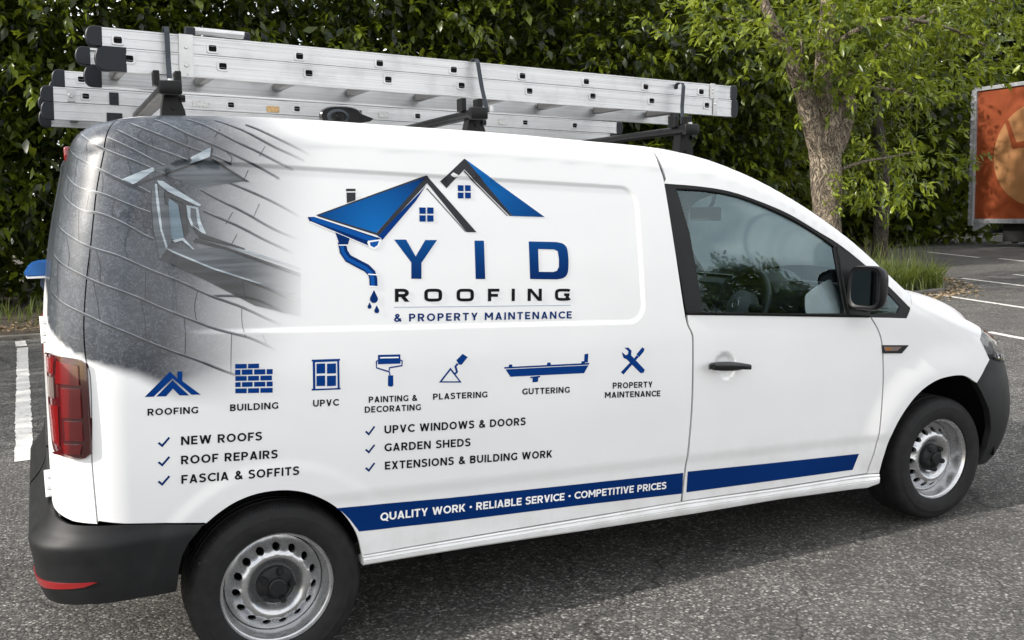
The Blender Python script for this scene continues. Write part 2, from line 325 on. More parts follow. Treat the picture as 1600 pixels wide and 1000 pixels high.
D = {
 'seam': [(-3.6031,1.767),(-3.6316,1.6595),(-3.6489,1.5622),(-3.6646,1.4655),(-3.6796,1.3884),(-3.694,1.292),(-3.7011,1.2149),(-3.7004,1.1375),(-3.6908,1.079),(-3.6955,0.9615),(-3.7036,0.8525),(-3.7049,0.7824),(-3.7023,0.6297)],
 'bcut': [(-1.5781,1.7894),(-1.5705,1.719),(-1.5546,1.668),(-1.5491,1.6301),(-1.5224,1.3765),(-1.4911,1.1071),(-1.4664,1.041),(-1.4618,0.9889),(-1.4705,0.7278),(-1.4892,0.5154),(-1.501,0.4217),(-1.508,0.3462)],
 'fcut': [(-0.4875,1.0313),(-0.4394,0.9588),(-0.4192,0.8846),(-0.4105,0.7227),(-0.421,0.5767),(-0.4425,0.4289),(-0.4816,0.3118)],
 'sill_top': [(-2.8583,0.3675),(-2.414,0.3597),(-2.0062,0.3518),(-1.5079,0.3435),(-1.0012,0.322),(-0.4812,0.3087),(-0.4103,0.3015)],
 'sill_bot': [(-2.8616,0.3303),(-2.4142,0.3174),(-1.9334,0.2972),(-1.4379,0.2794),(-0.9982,0.2694),(-0.47,0.2425),(-0.4081,0.2546)],
 'rarch': [(-2.8615,0.3284),(-2.8659,0.3746),(-2.8804,0.4447),(-2.906,0.4991),(-2.9421,0.5492),(-2.9895,0.5905),(-3.0468,0.6247),(-3.108,0.6449),(-3.1686,0.6517),(-3.2288,0.6481),(-3.2887,0.6317),(-3.3384,0.606),(-3.3808,0.5771)],
 'rarch_b': [(-3.396,0.5759),(-3.441,0.528),(-3.4618,0.4911),(-3.4736,0.4473),(-3.4814,0.3923)],
 'bump_top': [(-3.8568,0.6414),(-3.7851,0.6263),(-3.7274,0.6215),(-3.622,0.6147),(-3.4395,0.5865),(-3.3847,0.578)],
 'farch': [(-0.405,0.2988),(-0.39,0.3762),(-0.3545,0.4827),(-0.2888,0.5764),(-0.2016,0.6546),(-0.1108,0.6994),(-0.0167,0.7172),(0.1002,0.7123),(0.1956,0.6672)],
 'fend_front': [(0.1946,0.6673),(0.2666,0.7368),(0.3076,0.766),(0.2338,0.8726),(0.2718,0.9131)],
 'fbump_arch': [(0.2174,0.6258),(0.28,0.5326),(0.3219,0.4241),(0.3189,0.307),(0.2546,0.2521)],
 'frame_o': [(-1.5578,1.6389),(-1.381,1.6246),(-1.2298,1.6022),(-1.0745,1.5581),(-0.9139,1.4998),(-0.7487,1.4177),(-0.6466,1.3661),(-0.5226,1.286),(-0.3668,1.1664),(-0.2369,1.0543),(-0.2661,1.0108),(-0.4938,1.032),(-0.8981,1.0674),(-1.4862,1.1148)],
 'glass': [(-1.4954,1.6167),(-1.3526,1.6065),(-1.2004,1.5812),(-1.0548,1.5369),(-0.8937,1.4738),(-0.7502,1.4005),(-0.6718,1.3541),(-0.6348,1.0598),(-1.4021,1.1144),(-1.4477,1.442)],
 'qglass': [(-0.3876,1.1524),(-0.2987,1.0676),(-0.3206,1.0393),(-0.4925,1.047),(-0.4362,1.1126)],
 'sail': [(-0.6539,1.3533),(-0.5122,1.2722),(-0.3743,1.1579),(-0.5051,1.0417),(-0.6176,1.0542)],
 'lamp': [(-3.8706,1.1433),(-3.7927,1.1434),(-3.73,1.1375),(-3.7053,1.1259),(-3.6968,1.1044),(-3.698,0.9812),(-3.7009,0.8625),(-3.7105,0.8406),(-3.7279,0.8306),(-3.7544,0.8299),(-3.8054,0.8382),(-3.8537,0.8503),(-3.869,0.9508),(-3.8734,1.0501)],
 'stripe_a': [(-2.9435,0.5506),(-2.5387,0.525),(-2.0636,0.4975),(-1.5022,0.4664),(-1.506,0.3788),(-2.0069,0.409),(-2.5405,0.436),(-2.881,0.4571)],
 'stripe_b': [(-1.4863,0.4684),(-1.0608,0.4428),(-0.5354,0.4129),(-0.5677,0.3421),(-1.0566,0.3623),(-1.4901,0.3804)],
 'indic': [(-0.4241,0.9017),(-0.2586,0.8875),(-0.3025,0.8543),(-0.4219,0.865)],
 'indic_lens': [(-0.4136,0.8944),(-0.3057,0.8851),(-0.3319,0.8686),(-0.4108,0.8736)],
 'texts': [('ROOFING',(-3.5341,0.9484),(-3.3826,0.9381),(-3.5327,0.9699)),('BUILDING',(-3.2855,0.9333),(-3.1303,0.9238),(-3.2841,0.9553)),('UPVC',(-3.0162,0.9169),(-2.9271,0.9111),(-3.0149,0.9397)),('PAINTING &',(-2.8233,0.909),(-2.6469,0.8963),(-2.8223,0.9302)),('DECORATING',(-2.8393,0.8758),(-2.6342,0.8613),(-2.8382,0.8975)),('PLASTERING',(-2.5882,0.8929),(-2.3764,0.8785),(-2.5873,0.9149)),('GUTTERING',(-2.2365,0.8731),(-2.0349,0.8589),(-2.2357,0.896)),('PROPERTY',(-1.8453,0.8542),(-1.6618,0.8402),(-1.8448,0.8778)),('MAINTENANCE',(-1.8814,0.8213),(-1.625,0.8001),(-1.8809,0.8448)),('UPVC WINDOWS & DOORS',(-2.7723,0.7946),(-2.2257,0.7579),(-2.7711,0.8229)),('GARDEN SHEDS',(-2.7747,0.7313),(-2.4499,0.7077),(-2.7737,0.7598)),('EXTENSIONS & BUILDING WORK',(-2.7753,0.6665),(-2.1157,0.6185),(-2.7744,0.6952)),('NEW ROOFS',(-3.4416,0.843),(-3.1898,0.8262),(-3.4399,0.8706)),('ROOF REPAIRS',(-3.4455,0.7811),(-3.1423,0.7597),(-3.4438,0.8088)),('FASCIA & SOFFITS',(-3.4482,0.7185),(-3.0746,0.6941),(-3.4465,0.7465)),('& PROPERTY MAINTENANCE',(-2.7143,1.178),(-2.0123,1.1383),(-2.7124,1.205)),('QUALITY WORK • RELIABLE SERVICE • COMPETITIVE PRICES',(-2.7968,0.4832),(-1.5877,0.4121),(-2.7957,0.5122)),('R O O F I N G',(-2.7095,1.2466),(-2.0118,1.2051),(-2.7062,1.2916))],
 'polys': [('letter_blue',[(-2.6932,1.4601),(-2.6494,1.4585),(-2.6187,1.3989),(-2.5785,1.4544),(-2.5341,1.4527),(-2.5989,1.3757),(-2.6031,1.3201),(-2.6408,1.3222),(-2.6365,1.3789)]),('letter_blue',[(-2.3905,1.4451),(-2.3535,1.4437),(-2.3586,1.3058),(-2.3964,1.3079)]),('line_grey',[(-2.7107,1.2288),(-2.013,1.1889),(-2.0132,1.1867),(-2.7108,1.2267)]),('logo_blue',[(-2.9541,1.551),(-2.5573,1.6733),(-2.7561,1.4843)]),('logo_blue',[(-2.588,1.6179),(-2.5594,1.6454),(-2.6014,1.5917),(-2.7367,1.459),(-2.739,1.4659),(-2.7525,1.476)]),('logo_charcoal',[(-2.554,1.6781),(-2.3802,1.4748),(-2.4185,1.4761),(-2.555,1.6523),(-2.7498,1.4745),(-2.7578,1.4817)]),('logo_charcoal',[(-2.5565,1.6802),(-2.5501,1.676),(-2.9529,1.5497),(-2.9609,1.5512)]),('logo_charcoal',[(-2.9528,1.551),(-2.756,1.4857),(-2.7531,1.4774),(-2.9564,1.5478)]),('logo_charcoal',[(-2.5565,1.6356),(-2.4207,1.4776),(-2.4246,1.4778),(-2.5569,1.6307),(-2.5609,1.6286)]),('logo_navy',[(-2.9889,1.5467),(-2.9665,1.5487),(-2.7536,1.4719),(-2.7399,1.4632),(-2.7489,1.441),(-2.7678,1.4281),(-2.7848,1.4377),(-2.9817,1.5279)]),('logo_sky',[(-2.979,1.5438),(-2.9654,1.5454),(-2.7576,1.4666),(-2.758,1.4612),(-2.7866,1.4595),(-2.9745,1.533)]),('logo_white',[(-2.99,1.5494),(-2.9644,1.55),(-2.752,1.4733),(-2.7523,1.4698),(-2.9667,1.5461),(-2.9889,1.546)]),('logo_white',[(-2.9829,1.5286),(-2.7895,1.4406),(-2.7679,1.4268),(-2.749,1.4397),(-2.7392,1.4632),(-2.7866,1.4595),(-2.7899,1.4542),(-2.7854,1.4391),(-2.7879,1.4433),(-2.98,1.5319)]),('logo_sky',[(-2.7814,1.4539),(-2.7475,1.4581),(-2.7544,1.4433),(-2.7672,1.4356),(-2.7795,1.4423)]),('logo_charcoal',[(-2.4086,1.7372),(-2.4026,1.735),(-2.2322,1.5288),(-2.2428,1.5291),(-2.4112,1.6994),(-2.4831,1.6331),(-2.5054,1.6581)]),('logo_blue2',[(-2.4041,1.7357),(-2.0993,1.5215),(-2.2314,1.5288)]),('logo_charcoal',[(-2.4123,1.6959),(-2.2493,1.5292),(-2.2541,1.5294),(-2.415,1.6916)]),('logo_blue',[(-2.5915,1.5685),(-2.5677,1.5672),(-2.5695,1.5456),(-2.5926,1.5462)]),('logo_blue',[(-2.5938,1.5414),(-2.57,1.54),(-2.5718,1.5184),(-2.5949,1.5191)]),('logo_blue',[(-2.5624,1.5678),(-2.5383,1.5666),(-2.5402,1.5449),(-2.5635,1.5455)]),('logo_blue',[(-2.5647,1.5406),(-2.5407,1.5393),(-2.5425,1.5176),(-2.5658,1.5183)]),('logo_blue',[(-2.4391,1.6438),(-2.4166,1.6428),(-2.4184,1.6225),(-2.4401,1.6229)]),('logo_blue',[(-2.4414,1.6179),(-2.4189,1.6168),(-2.4207,1.5966),(-2.4424,1.597)]),('logo_blue',[(-2.4111,1.6434),(-2.3886,1.6424),(-2.3904,1.6221),(-2.4122,1.6224)]),('logo_blue',[(-2.4134,1.6174),(-2.3909,1.6163),(-2.3927,1.596),(-2.4145,1.5964)]),('logo_charcoal',[(-2.8494,1.6372),(-2.8165,1.6367),(-2.8172,1.6286),(-2.8501,1.6291)]),('logo_charcoal',[(-2.8491,1.6244),(-2.8176,1.6238),(-2.8198,1.5982),(-2.8506,1.5894)]),('logo_navy',[(-2.8929,1.4576),(-2.8882,1.4217),(-2.8712,1.3933),(-2.8386,1.3739),(-2.8083,1.3569),(-2.7949,1.3425),(-2.7924,1.3287),(-2.7936,1.3043),(-2.7651,1.3034),(-2.7639,1.3308),(-2.7698,1.3557),(-2.7906,1.3784),(-2.8239,1.3972),(-2.8516,1.413),(-2.8616,1.4302),(-2.8654,1.4618)]),('logo_blue2',[(-2.8882,1.4582),(-2.8837,1.4235),(-2.8686,1.3982),(-2.8374,1.3797),(-2.8063,1.3623),(-2.7909,1.3456),(-2.7875,1.3287),(-2.7887,1.3036),(-2.7759,1.3031),(-2.7747,1.3297),(-2.7797,1.3515),(-2.7984,1.372),(-2.8308,1.3902),(-2.8598,1.407),(-2.8717,1.4273),(-2.8758,1.4601)]),('logo_navy',[(-2.8987,1.492),(-2.8505,1.4701),(-2.8593,1.4475),(-2.887,1.4486)]),('logo_white',[(-2.8909,1.4508),(-2.855,1.4494),(-2.8552,1.446),(-2.8912,1.4474)]),('logo_white',[(-2.7953,1.3484),(-2.76,1.3438),(-2.7602,1.3404),(-2.7956,1.3443)]),('logo_white',[(-2.7983,1.3077),(-2.763,1.3036),(-2.7647,1.2996),(-2.7972,1.3036)]),('logo_navy',[(-2.7788,1.2922),(-2.7683,1.267),(-2.7669,1.2624),(-2.7673,1.2577),(-2.7693,1.2533),(-2.7727,1.2499),(-2.7772,1.2478),(-2.7821,1.2473),(-2.7869,1.2485),(-2.791,1.2511),(-2.7939,1.2549),(-2.7952,1.2595),(-2.7949,1.2642),(-2.7929,1.2685)]),('logo_navy',[(-2.7975,1.2504),(-2.7922,1.2384),(-2.7916,1.2362),(-2.7917,1.2338),(-2.7927,1.2316),(-2.7944,1.2299),(-2.7967,1.2289),(-2.7991,1.2287),(-2.8015,1.2292),(-2.8035,1.2306),(-2.805,1.2325),(-2.8057,1.2348),(-2.8055,1.2371),(-2.8045,1.2393)]),('logo_navy',[(-2.7727,1.2392),(-2.7664,1.2237),(-2.7655,1.2209),(-2.7657,1.2181),(-2.7669,1.2155),(-2.769,1.2134),(-2.7717,1.2122),(-2.7746,1.2119),(-2.7775,1.2126),(-2.78,1.2142),(-2.7817,1.2165),(-2.7826,1.2193),(-2.7824,1.2221),(-2.7811,1.2247)]),('tick_blue',[(-3.5109,0.8579),(-3.5047,0.8611),(-3.4978,0.8528),(-3.4767,0.8742),(-3.4725,0.8696),(-3.4976,0.8434)]),('tick_blue',[(-3.5149,0.7967),(-3.5087,0.7998),(-3.5017,0.7914),(-3.4807,0.8128),(-3.4764,0.8081),(-3.5015,0.782)]),('tick_blue',[(-3.5188,0.735),(-3.5126,0.7382),(-3.5056,0.7296),(-3.4846,0.751),(-3.4803,0.7462),(-3.5054,0.7201)]),('tick_blue',[(-2.8416,0.8095),(-2.8356,0.8129),(-2.8286,0.8044),(-2.8084,0.8267),(-2.8042,0.8221),(-2.8283,0.7947)]),('tick_blue',[(-2.8442,0.7463),(-2.8382,0.7495),(-2.8312,0.7412),(-2.8112,0.7624),(-2.8069,0.7579),(-2.8308,0.7318)]),('tick_blue',[(-2.8467,0.6819),(-2.8407,0.6851),(-2.8336,0.6766),(-2.8136,0.6984),(-2.8093,0.6937),(-2.8332,0.6669)]),('icon_blue',[(-3.5387,1.0072),(-3.459,1.079),(-3.4389,1.0539),(-3.4372,1.0769),(-3.4224,1.0755),(-3.4246,1.0455),(-3.3721,0.9966),(-3.3999,0.9996),(-3.4529,1.0571),(-3.512,1.0055)]),('icon_blue',[(-3.505,1.0053),(-3.4534,1.0507),(-3.4072,0.9981),(-3.4358,1.0012),(-3.4541,1.0247),(-3.4758,1.0027)]),('icon_blue',[(-3.2596,1.0835),(-3.2232,1.0808),(-3.2242,1.066),(-3.2606,1.0688)]),('icon_blue',[(-3.2191,1.0805),(-3.184,1.078),(-3.185,1.0631),(-3.2201,1.0657)]),('icon_blue',[(-3.2609,1.0652),(-3.2442,1.064),(-3.2453,1.0474),(-3.262,1.0487)]),('icon_blue',[(-3.2401,1.0637),(-3.2058,1.0611),(-3.2069,1.0444),(-3.2412,1.0471)]),('icon_blue',[(-3.2011,1.0607),(-3.1652,1.058),(-3.1663,1.0412),(-3.2022,1.044)]),('icon_blue',[(-3.1611,1.0577),(-3.1415,1.0562),(-3.1426,1.0394),(-3.1622,1.0409)]),('icon_blue',[(-3.2617,1.0445),(-3.2258,1.0417),(-3.2269,1.0263),(-3.2628,1.0292)]),('icon_blue',[(-3.2218,1.0414),(-3.1867,1.0386),(-3.1877,1.0231),(-3.2228,1.0259)]),('icon_blue',[(-3.1826,1.0383),(-3.1453,1.0353),(-3.1463,1.0197),(-3.1836,1.0227)]),('icon_blue',[(-3.263,1.025),(-3.2463,1.0237),(-3.2473,1.0082),(-3.264,1.0096)]),('icon_blue',[(-3.2422,1.0233),(-3.2085,1.0206),(-3.2095,1.005),(-3.2432,1.0079)]),('icon_blue',[(-3.2038,1.0202),(-3.1679,1.0172),(-3.1689,1.0016),(-3.2048,1.0046)]),('icon_blue',[(-3.1638,1.0169),(-3.1442,1.0153),(-3.1451,0.9996),(-3.1647,1.0012)]),('icon_blue',[(-3.2643,1.0048),(-3.2284,1.0018),(-3.2294,0.9862),(-3.2653,0.9894)]),('icon_blue',[(-3.2243,1.0014),(-3.1892,0.9985),(-3.1901,0.9828),(-3.2253,0.9859)]),('icon_blue',[(-3.1851,0.9981),(-3.1454,0.9947),(-3.1463,0.979),(-3.186,0.9825)]),('icon_blue',[(-3.0112,1.0748),(-2.915,1.069),(-2.9154,1.0629),(-3.0116,1.0687)]),('icon_blue',[(-3.0172,0.9773),(-2.9189,0.9706),(-2.9191,0.9656),(-3.0175,0.9717)]),('icon_blue',[(-2.9961,1.0598),(-2.9668,1.0583),(-2.9689,1.0251),(-2.9982,1.0268)]),('icon_blue',[(-2.9987,1.0194),(-2.9694,1.0177),(-2.9713,0.983),(-3.0006,0.9849)]),('icon_blue',[(-2.9607,1.0565),(-2.9299,1.0549),(-2.932,1.0215),(-2.9628,1.0233)]),('icon_blue',[(-2.9632,1.0158),(-2.9324,1.014),(-2.9343,0.9792),(-2.9651,0.9811)]),('icon_blue',[(-2.7816,1.0701),(-2.7008,1.0648),(-2.7028,1.0329),(-2.7837,1.038)]),('icon_white',[(-2.7743,1.0619),(-2.708,1.0571),(-2.7083,1.0527),(-2.7746,1.0574)]),('icon_blue',[(-2.7841,1.0535),(-2.7908,1.0493),(-2.7914,1.0247),(-2.7458,1.0061),(-2.7451,0.993),(-2.7398,0.9933),(-2.7428,1.0101),(-2.7879,1.0283),(-2.7858,1.0478),(-2.7816,1.049)]),('icon_blue',[(-2.7033,1.0428),(-2.6988,1.0415),(-2.6983,1.0277),(-2.7444,1.0246),(-2.7467,1.0128),(-2.7414,1.0123),(-2.7427,1.0196),(-2.696,1.023),(-2.6936,1.0424),(-2.7008,1.0473)]),('icon_blue',[(-2.7496,0.9958),(-2.731,0.9946),(-2.732,0.9599),(-2.7369,0.9559),(-2.7469,0.957),(-2.752,0.9614)]),('icon_blue',[(-2.4981,0.9744),(-2.4884,0.982),(-2.4935,1.0026),(-2.4855,1.0093),(-2.4918,1.015),(-2.502,1.0041),(-2.4969,0.9834),(-2.5031,0.9813)]),('icon_blue',[(-2.4932,1.0254),(-2.4678,1.0456),(-2.4485,1.0326),(-2.4733,1.0075),(-2.4836,1.0084)]),('icon_blue',[(-2.3057,0.9825),(-1.9466,0.9644),(-1.9488,0.9578),(-2.3059,0.9768)]),('icon_blue',[(-2.3006,0.9738),(-1.9508,0.9554),(-1.9714,0.9272),(-2.2826,0.9447)]),('icon_blue',[(-2.2009,0.9365),(-2.1597,0.9357),(-2.1599,0.9307),(-2.1674,0.9297),(-2.1699,0.914),(-2.1923,0.9146),(-2.1918,0.9305),(-2.2011,0.9315)]),('icon_blue',[(-1.9672,0.999),(-1.9503,1.0009),(-1.9534,0.9668),(-1.9701,0.9684)]),('icon_blue',[(-2.2863,0.9898),(-2.2736,0.9894),(-2.2722,0.9785),(-2.2886,0.9792)]),('icon_blue',[(-2.1279,0.9823),(-2.1146,0.9819),(-2.1131,0.9708),(-2.1301,0.9716)]),('icon_blue',[(-1.9808,0.9737),(-1.967,0.9732),(-1.9654,0.9619),(-1.9831,0.9627)]),('icon_blue',[(-1.8072,0.9145),(-1.7314,0.9743),(-1.7233,0.9665),(-1.7951,0.9045)]),('icon_blue',[(-1.7334,0.978),(-1.7056,1.0038),(-1.6953,0.9958),(-1.6998,0.9856),(-1.7212,0.9663)]),('icon_blue',[(-1.8009,0.9937),(-1.7829,0.9789),(-1.7725,0.9824),(-1.7702,0.9936),(-1.7882,1.0092),(-1.7697,1.0076),(-1.7557,0.9941),(-1.7583,0.9767),(-1.6963,0.9134),(-1.7018,0.9024),(-1.7165,0.902),(-1.7793,0.9628),(-1.7934,0.9694)])],
 'rings': [('icon_blue',[(-3.0083,1.072),(-2.9183,1.0675),(-2.9223,0.9654),(-3.0131,0.9725)],[(-3.0007,1.0652),(-2.9256,1.0613),(-2.929,0.9711),(-3.0048,0.9766)]),('icon_blue',[(-2.5635,0.9521),(-2.5168,1.0012),(-2.4761,0.943)],[(-2.5514,0.9556),(-2.5173,0.9916),(-2.4863,0.9489)])],
 'D': ([(-2.1726,1.4339),(-2.058,1.4272),(-2.0287,1.4194),(-2.0131,1.4),(-2.0106,1.3549),(-2.0174,1.3102),(-2.0359,1.2925),(-2.0645,1.2881),(-2.1775,1.2958)],[(-2.1359,1.4044),(-2.0687,1.4001),(-2.054,1.3928),(-2.0511,1.3643),(-2.0534,1.3345),(-2.063,1.3201),(-2.0794,1.3165),(-2.139,1.3203)]),
}
PRINT = [('m',[(-3.4225,1.6868),(-3.289,1.7392),(-3.1815,1.6668),(-3.2435,1.659),(-3.3328,1.6492)]),('l',[(-3.5571,1.6757),(-3.4941,1.7017),(-3.4604,1.7122),(-3.4568,1.704),(-3.5209,1.6605)]),('m',[(-3.4607,1.7078),(-3.3454,1.7373),(-3.3489,1.7216),(-3.441,1.6899)]),('l',[(-3.3462,1.7438),(-3.283,1.7749),(-3.2873,1.7437),(-3.3488,1.7241)]),('d',[(-3.528,1.6607),(-3.4965,1.6703),(-3.4411,1.6886),(-3.2885,1.745),(-3.2798,1.7749),(-3.2752,1.7697),(-3.2836,1.7431),(-3.1686,1.6647),(-3.1817,1.6642),(-3.2903,1.7379),(-3.4418,1.6804),(-3.5216,1.6518)]),('d',[(-3.61,1.7021),(-3.5554,1.6756),(-3.4871,1.6386),(-3.4887,1.6336),(-3.5333,1.6532),(-3.6009,1.6892)]),('m',[(-3.4406,1.4613),(-3.3605,1.4546),(-3.2655,1.4604),(-3.0254,1.3629),(-3.0314,1.2821),(-3.3089,1.3921)]),('d',[(-3.4648,1.4294),(-3.4395,1.46),(-3.3088,1.3934),(-3.0315,1.2807),(-3.0361,1.2181),(-3.1832,1.2652),(-3.3365,1.3598)]),('l',[(-3.4394,1.4613),(-3.3086,1.396),(-3.0311,1.2861),(-3.0314,1.2821),(-3.3102,1.3908),(-3.4422,1.4563)]),('l',[(-3.3379,1.5053),(-3.2645,1.4734),(-3.0241,1.3797),(-3.0249,1.3696),(-3.2652,1.4643),(-3.3449,1.4959)]),('d',[(-3.3516,1.4897),(-3.2656,1.4591),(-3.0255,1.3615),(-3.0265,1.3481),(-3.2663,1.4507),(-3.3587,1.4784)]),('m',[(-3.4678,1.6554),(-3.4565,1.6616),(-3.4575,1.5951),(-3.4543,1.519),(-3.4395,1.46),(-3.4636,1.4294),(-3.4753,1.5197),(-3.4745,1.6081)]),('l',[(-3.4533,1.6723),(-3.4366,1.6696),(-3.326,1.5935),(-3.3315,1.5872),(-3.4264,1.6378),(-3.4438,1.655),(-3.4493,1.6615)]),('m',[(-3.4495,1.6583),(-3.4317,1.6359),(-3.4225,1.5689),(-3.4249,1.4829),(-3.4389,1.4676),(-3.4511,1.522),(-3.4533,1.595)]),('l',[(-3.4603,1.6597),(-3.4542,1.6609),(-3.4521,1.595),(-3.4495,1.5188),(-3.4378,1.4663),(-3.4431,1.4602),(-3.4555,1.519),(-3.4605,1.5951)]),('d',[(-3.4354,1.6378),(-3.4242,1.6326),(-3.3467,1.5927),(-3.3553,1.5851),(-3.4186,1.6185),(-3.4287,1.5945),(-3.4346,1.6009)]),('p',[(-3.4267,1.6186),(-3.396,1.5951),(-3.3908,1.5424),(-3.3866,1.4942),(-3.4137,1.4843),(-3.4244,1.4892),(-3.4254,1.5562)]),('d',[(-3.394,1.5963),(-3.371,1.5984),(-3.3726,1.5547),(-3.3687,1.5096),(-3.3848,1.4935),(-3.3896,1.5424)]),('l',[(-3.3714,1.5932),(-3.3366,1.586),(-3.332,1.5407),(-3.3181,1.5014),(-3.341,1.5054),(-3.3622,1.5287),(-3.3701,1.5546)]),('m',[(-3.3597,1.5852),(-3.3432,1.581),(-3.3426,1.541),(-3.3371,1.515),(-3.3548,1.5285),(-3.3615,1.5544)]),('l',[(-3.4229,1.4847),(-3.3885,1.4923),(-3.3574,1.4545),(-3.3636,1.4547),(-3.3923,1.4835),(-3.4142,1.478)]),('d',[(-3.3608,1.5319),(-3.3257,1.5004),(-3.2018,1.4512),(-3.2022,1.446),(-3.3391,1.4892)])]
COURSES = [[(-3.71,1.2743),(-3.5962,1.2194),(-3.5189,1.1745),(-3.4065,1.1209),(-3.324,1.0776),(-3.2217,1.0314)],[(-3.7033,1.3885),(-3.6106,1.3481),(-3.4782,1.2816),(-3.3478,1.2146),(-3.2127,1.1624),(-3.1079,1.1077)],[(-3.6989,1.4859),(-3.6032,1.4498),(-3.5412,1.42),(-3.4302,1.3639),(-3.3153,1.3039),(-3.1965,1.2466),(-3.1005,1.1939)],[(-3.6967,1.5866),(-3.6373,1.5741),(-3.564,1.5424),(-3.4775,1.4879)],[(-3.6972,1.6529),(-3.5993,1.6245),(-3.481,1.5701)],[(-3.6215,1.7067),(-3.523,1.6571),(-3.4763,1.6305)],[(-3.6139,1.7756),(-3.5174,1.7302),(-3.3973,1.6774)],[(-3.5965,1.8061),(-3.5069,1.7603),(-3.4283,1.7167)],[(-3.567,1.8299),(-3.457,1.7731),(-3.3471,1.7279)],[(-3.5233,1.8585),(-3.4216,1.8039),(-3.2902,1.7515),(-3.2223,1.7203)],[(-3.4428,1.875),(-3.337,1.8091),(-3.2032,1.747),(-3.0727,1.6722)],[(-3.3453,1.879),(-3.1997,1.7919),(-3.0241,1.7012)],[(-3.2587,1.8781),(-3.1274,1.8015),(-2.986,1.7284)],[(-3.3239,1.6395),(-3.2157,1.5767),(-3.0954,1.5052),(-3.0062,1.4606)],[(-3.3205,1.5748),(-3.1859,1.5038),(-3.0463,1.4253)],[(-3.2862,1.6807),(-3.1581,1.6278),(-3.018,1.5488)],[(-3.3153,1.3039),(-3.1846,1.2866),(-3.0622,1.2122)],[(-3.2324,1.3617),(-3.1111,1.3002),(-3.0219,1.2529)],[(-3.1653,1.8537),(-3.0549,1.7974),(-2.9475,1.7376)]]
JOINTS = [[(-3.5349,1.4815),(-3.5443,1.4218)],[(-3.5867,1.4322),(-3.609,1.348)],[(-3.4633,1.3702),(-3.4732,1.2813)],[(-3.5497,1.3063),(-3.588,1.2232)],[(-3.3493,1.3105),(-3.3433,1.2169)],[(-3.4016,1.2345),(-3.4063,1.1235)],[(-3.2756,1.172),(-3.2645,1.0539)],[(-3.5615,1.2013),(-3.5679,1.1691)],[(-3.6374,1.5716),(-3.6257,1.5057),(-3.6352,1.4661)],[(-3.5571,1.6346),(-3.5883,1.5644)],[(-3.5115,1.5769),(-3.5295,1.5113)],[(-3.5827,1.753),(-3.5702,1.7053)],[(-3.6536,1.8481),(-3.609,1.7797)],[(-3.4909,1.8227),(-3.5047,1.7948)],[(-3.3979,1.7864),(-3.4103,1.7559)],[(-3.2794,1.7782),(-3.2973,1.7489)],[(-3.462,1.8129),(-3.4552,1.7749)],[(-3.2296,1.568),(-3.2545,1.5311)],[(-3.1429,1.5931),(-3.1642,1.5528)],[(-3.17,1.7022),(-3.186,1.6707)],[(-3.2478,1.8349),(-3.2684,1.8079)],[(-3.111,1.7788),(-3.1317,1.747)],[(-3.2221,1.496),(-3.2421,1.4654)],[(-3.2161,1.3428),(-3.2112,1.2883)],[(-3.1672,1.1723),(-3.1559,1.1394)],[(-3.6638,1.6304),(-3.6752,1.5835)],[(-3.661,1.4726),(-3.6754,1.3839)],[(-3.4778,1.7169),(-3.4945,1.6911)],[(-3.5378,1.8015),(-3.5469,1.7755)]]
# ------------------------------------------------------------------ panels cut out of the skin
def catmull(pts, n=6, closed=False):
    p = np.array(pts, float); out = []
    N = len(p); seg = N if closed else N - 1
    for i in range(seg):
        p0 = p[(i - 1) % N] if closed or i > 0 else 2 * p[0] - p[1]
        p1 = p[i]; p2 = p[(i + 1) % N]
        p3 = p[(i + 2) % N] if closed or i + 2 < N else 2 * p[-1] - p[-2]
        for t in np.linspace(0, 1, n, endpoint=False):
            out.append(.5 * (2 * p1 + (p2 - p0) * t + (2 * p0 - 5 * p1 + 4 * p2 - p3) * t * t + (3 * p1 - p0 - 3 * p2 + p3) * t ** 3))
    if not closed: out.append(p[-1])
    return [tuple(q) for q in out]
def dens(loop, step):
    """closed loop with long edges split"""
    out = []
    for i, a in enumerate(loop):
        b = loop[(i + 1) % len(loop)]; d = math.dist(a, b); k = max(1, int(d / step))
        if d < 1e-5: continue
        for j in range(k): out.append((a[0] + (b[0] - a[0]) * j / k, a[1] + (b[1] - a[1]) * j / k))
    return out
def inside(poly, pts):
    p = np.array(poly); x, y = pts[:, 0], pts[:, 1]; r = np.zeros(len(pts), bool)
    for i in range(len(p)):
        x1, y1 = p[i]; x2, y2 = p[i - 1]
        c = (y1 > y) != (y2 > y)
        with np.errstate(divide='ignore', invalid='ignore'): r ^= c & (x < (x2 - x1) * (y - y1) / (y2 - y1 + 1e-30) + x1)
    return r
def near(poly, pts, d):
    p = np.array(poly); r = np.zeros(len(pts), bool)
    for i in range(len(p)):
        a = p[i]; b = p[(i + 1) % len(p)]; e = b - a
        t = np.clip(((pts - a) @ e) / max(e @ e, 1e-12), 0, 1)
        r |= ((pts - a - t[:, None] * e) ** 2).sum(1) < d * d
    return r
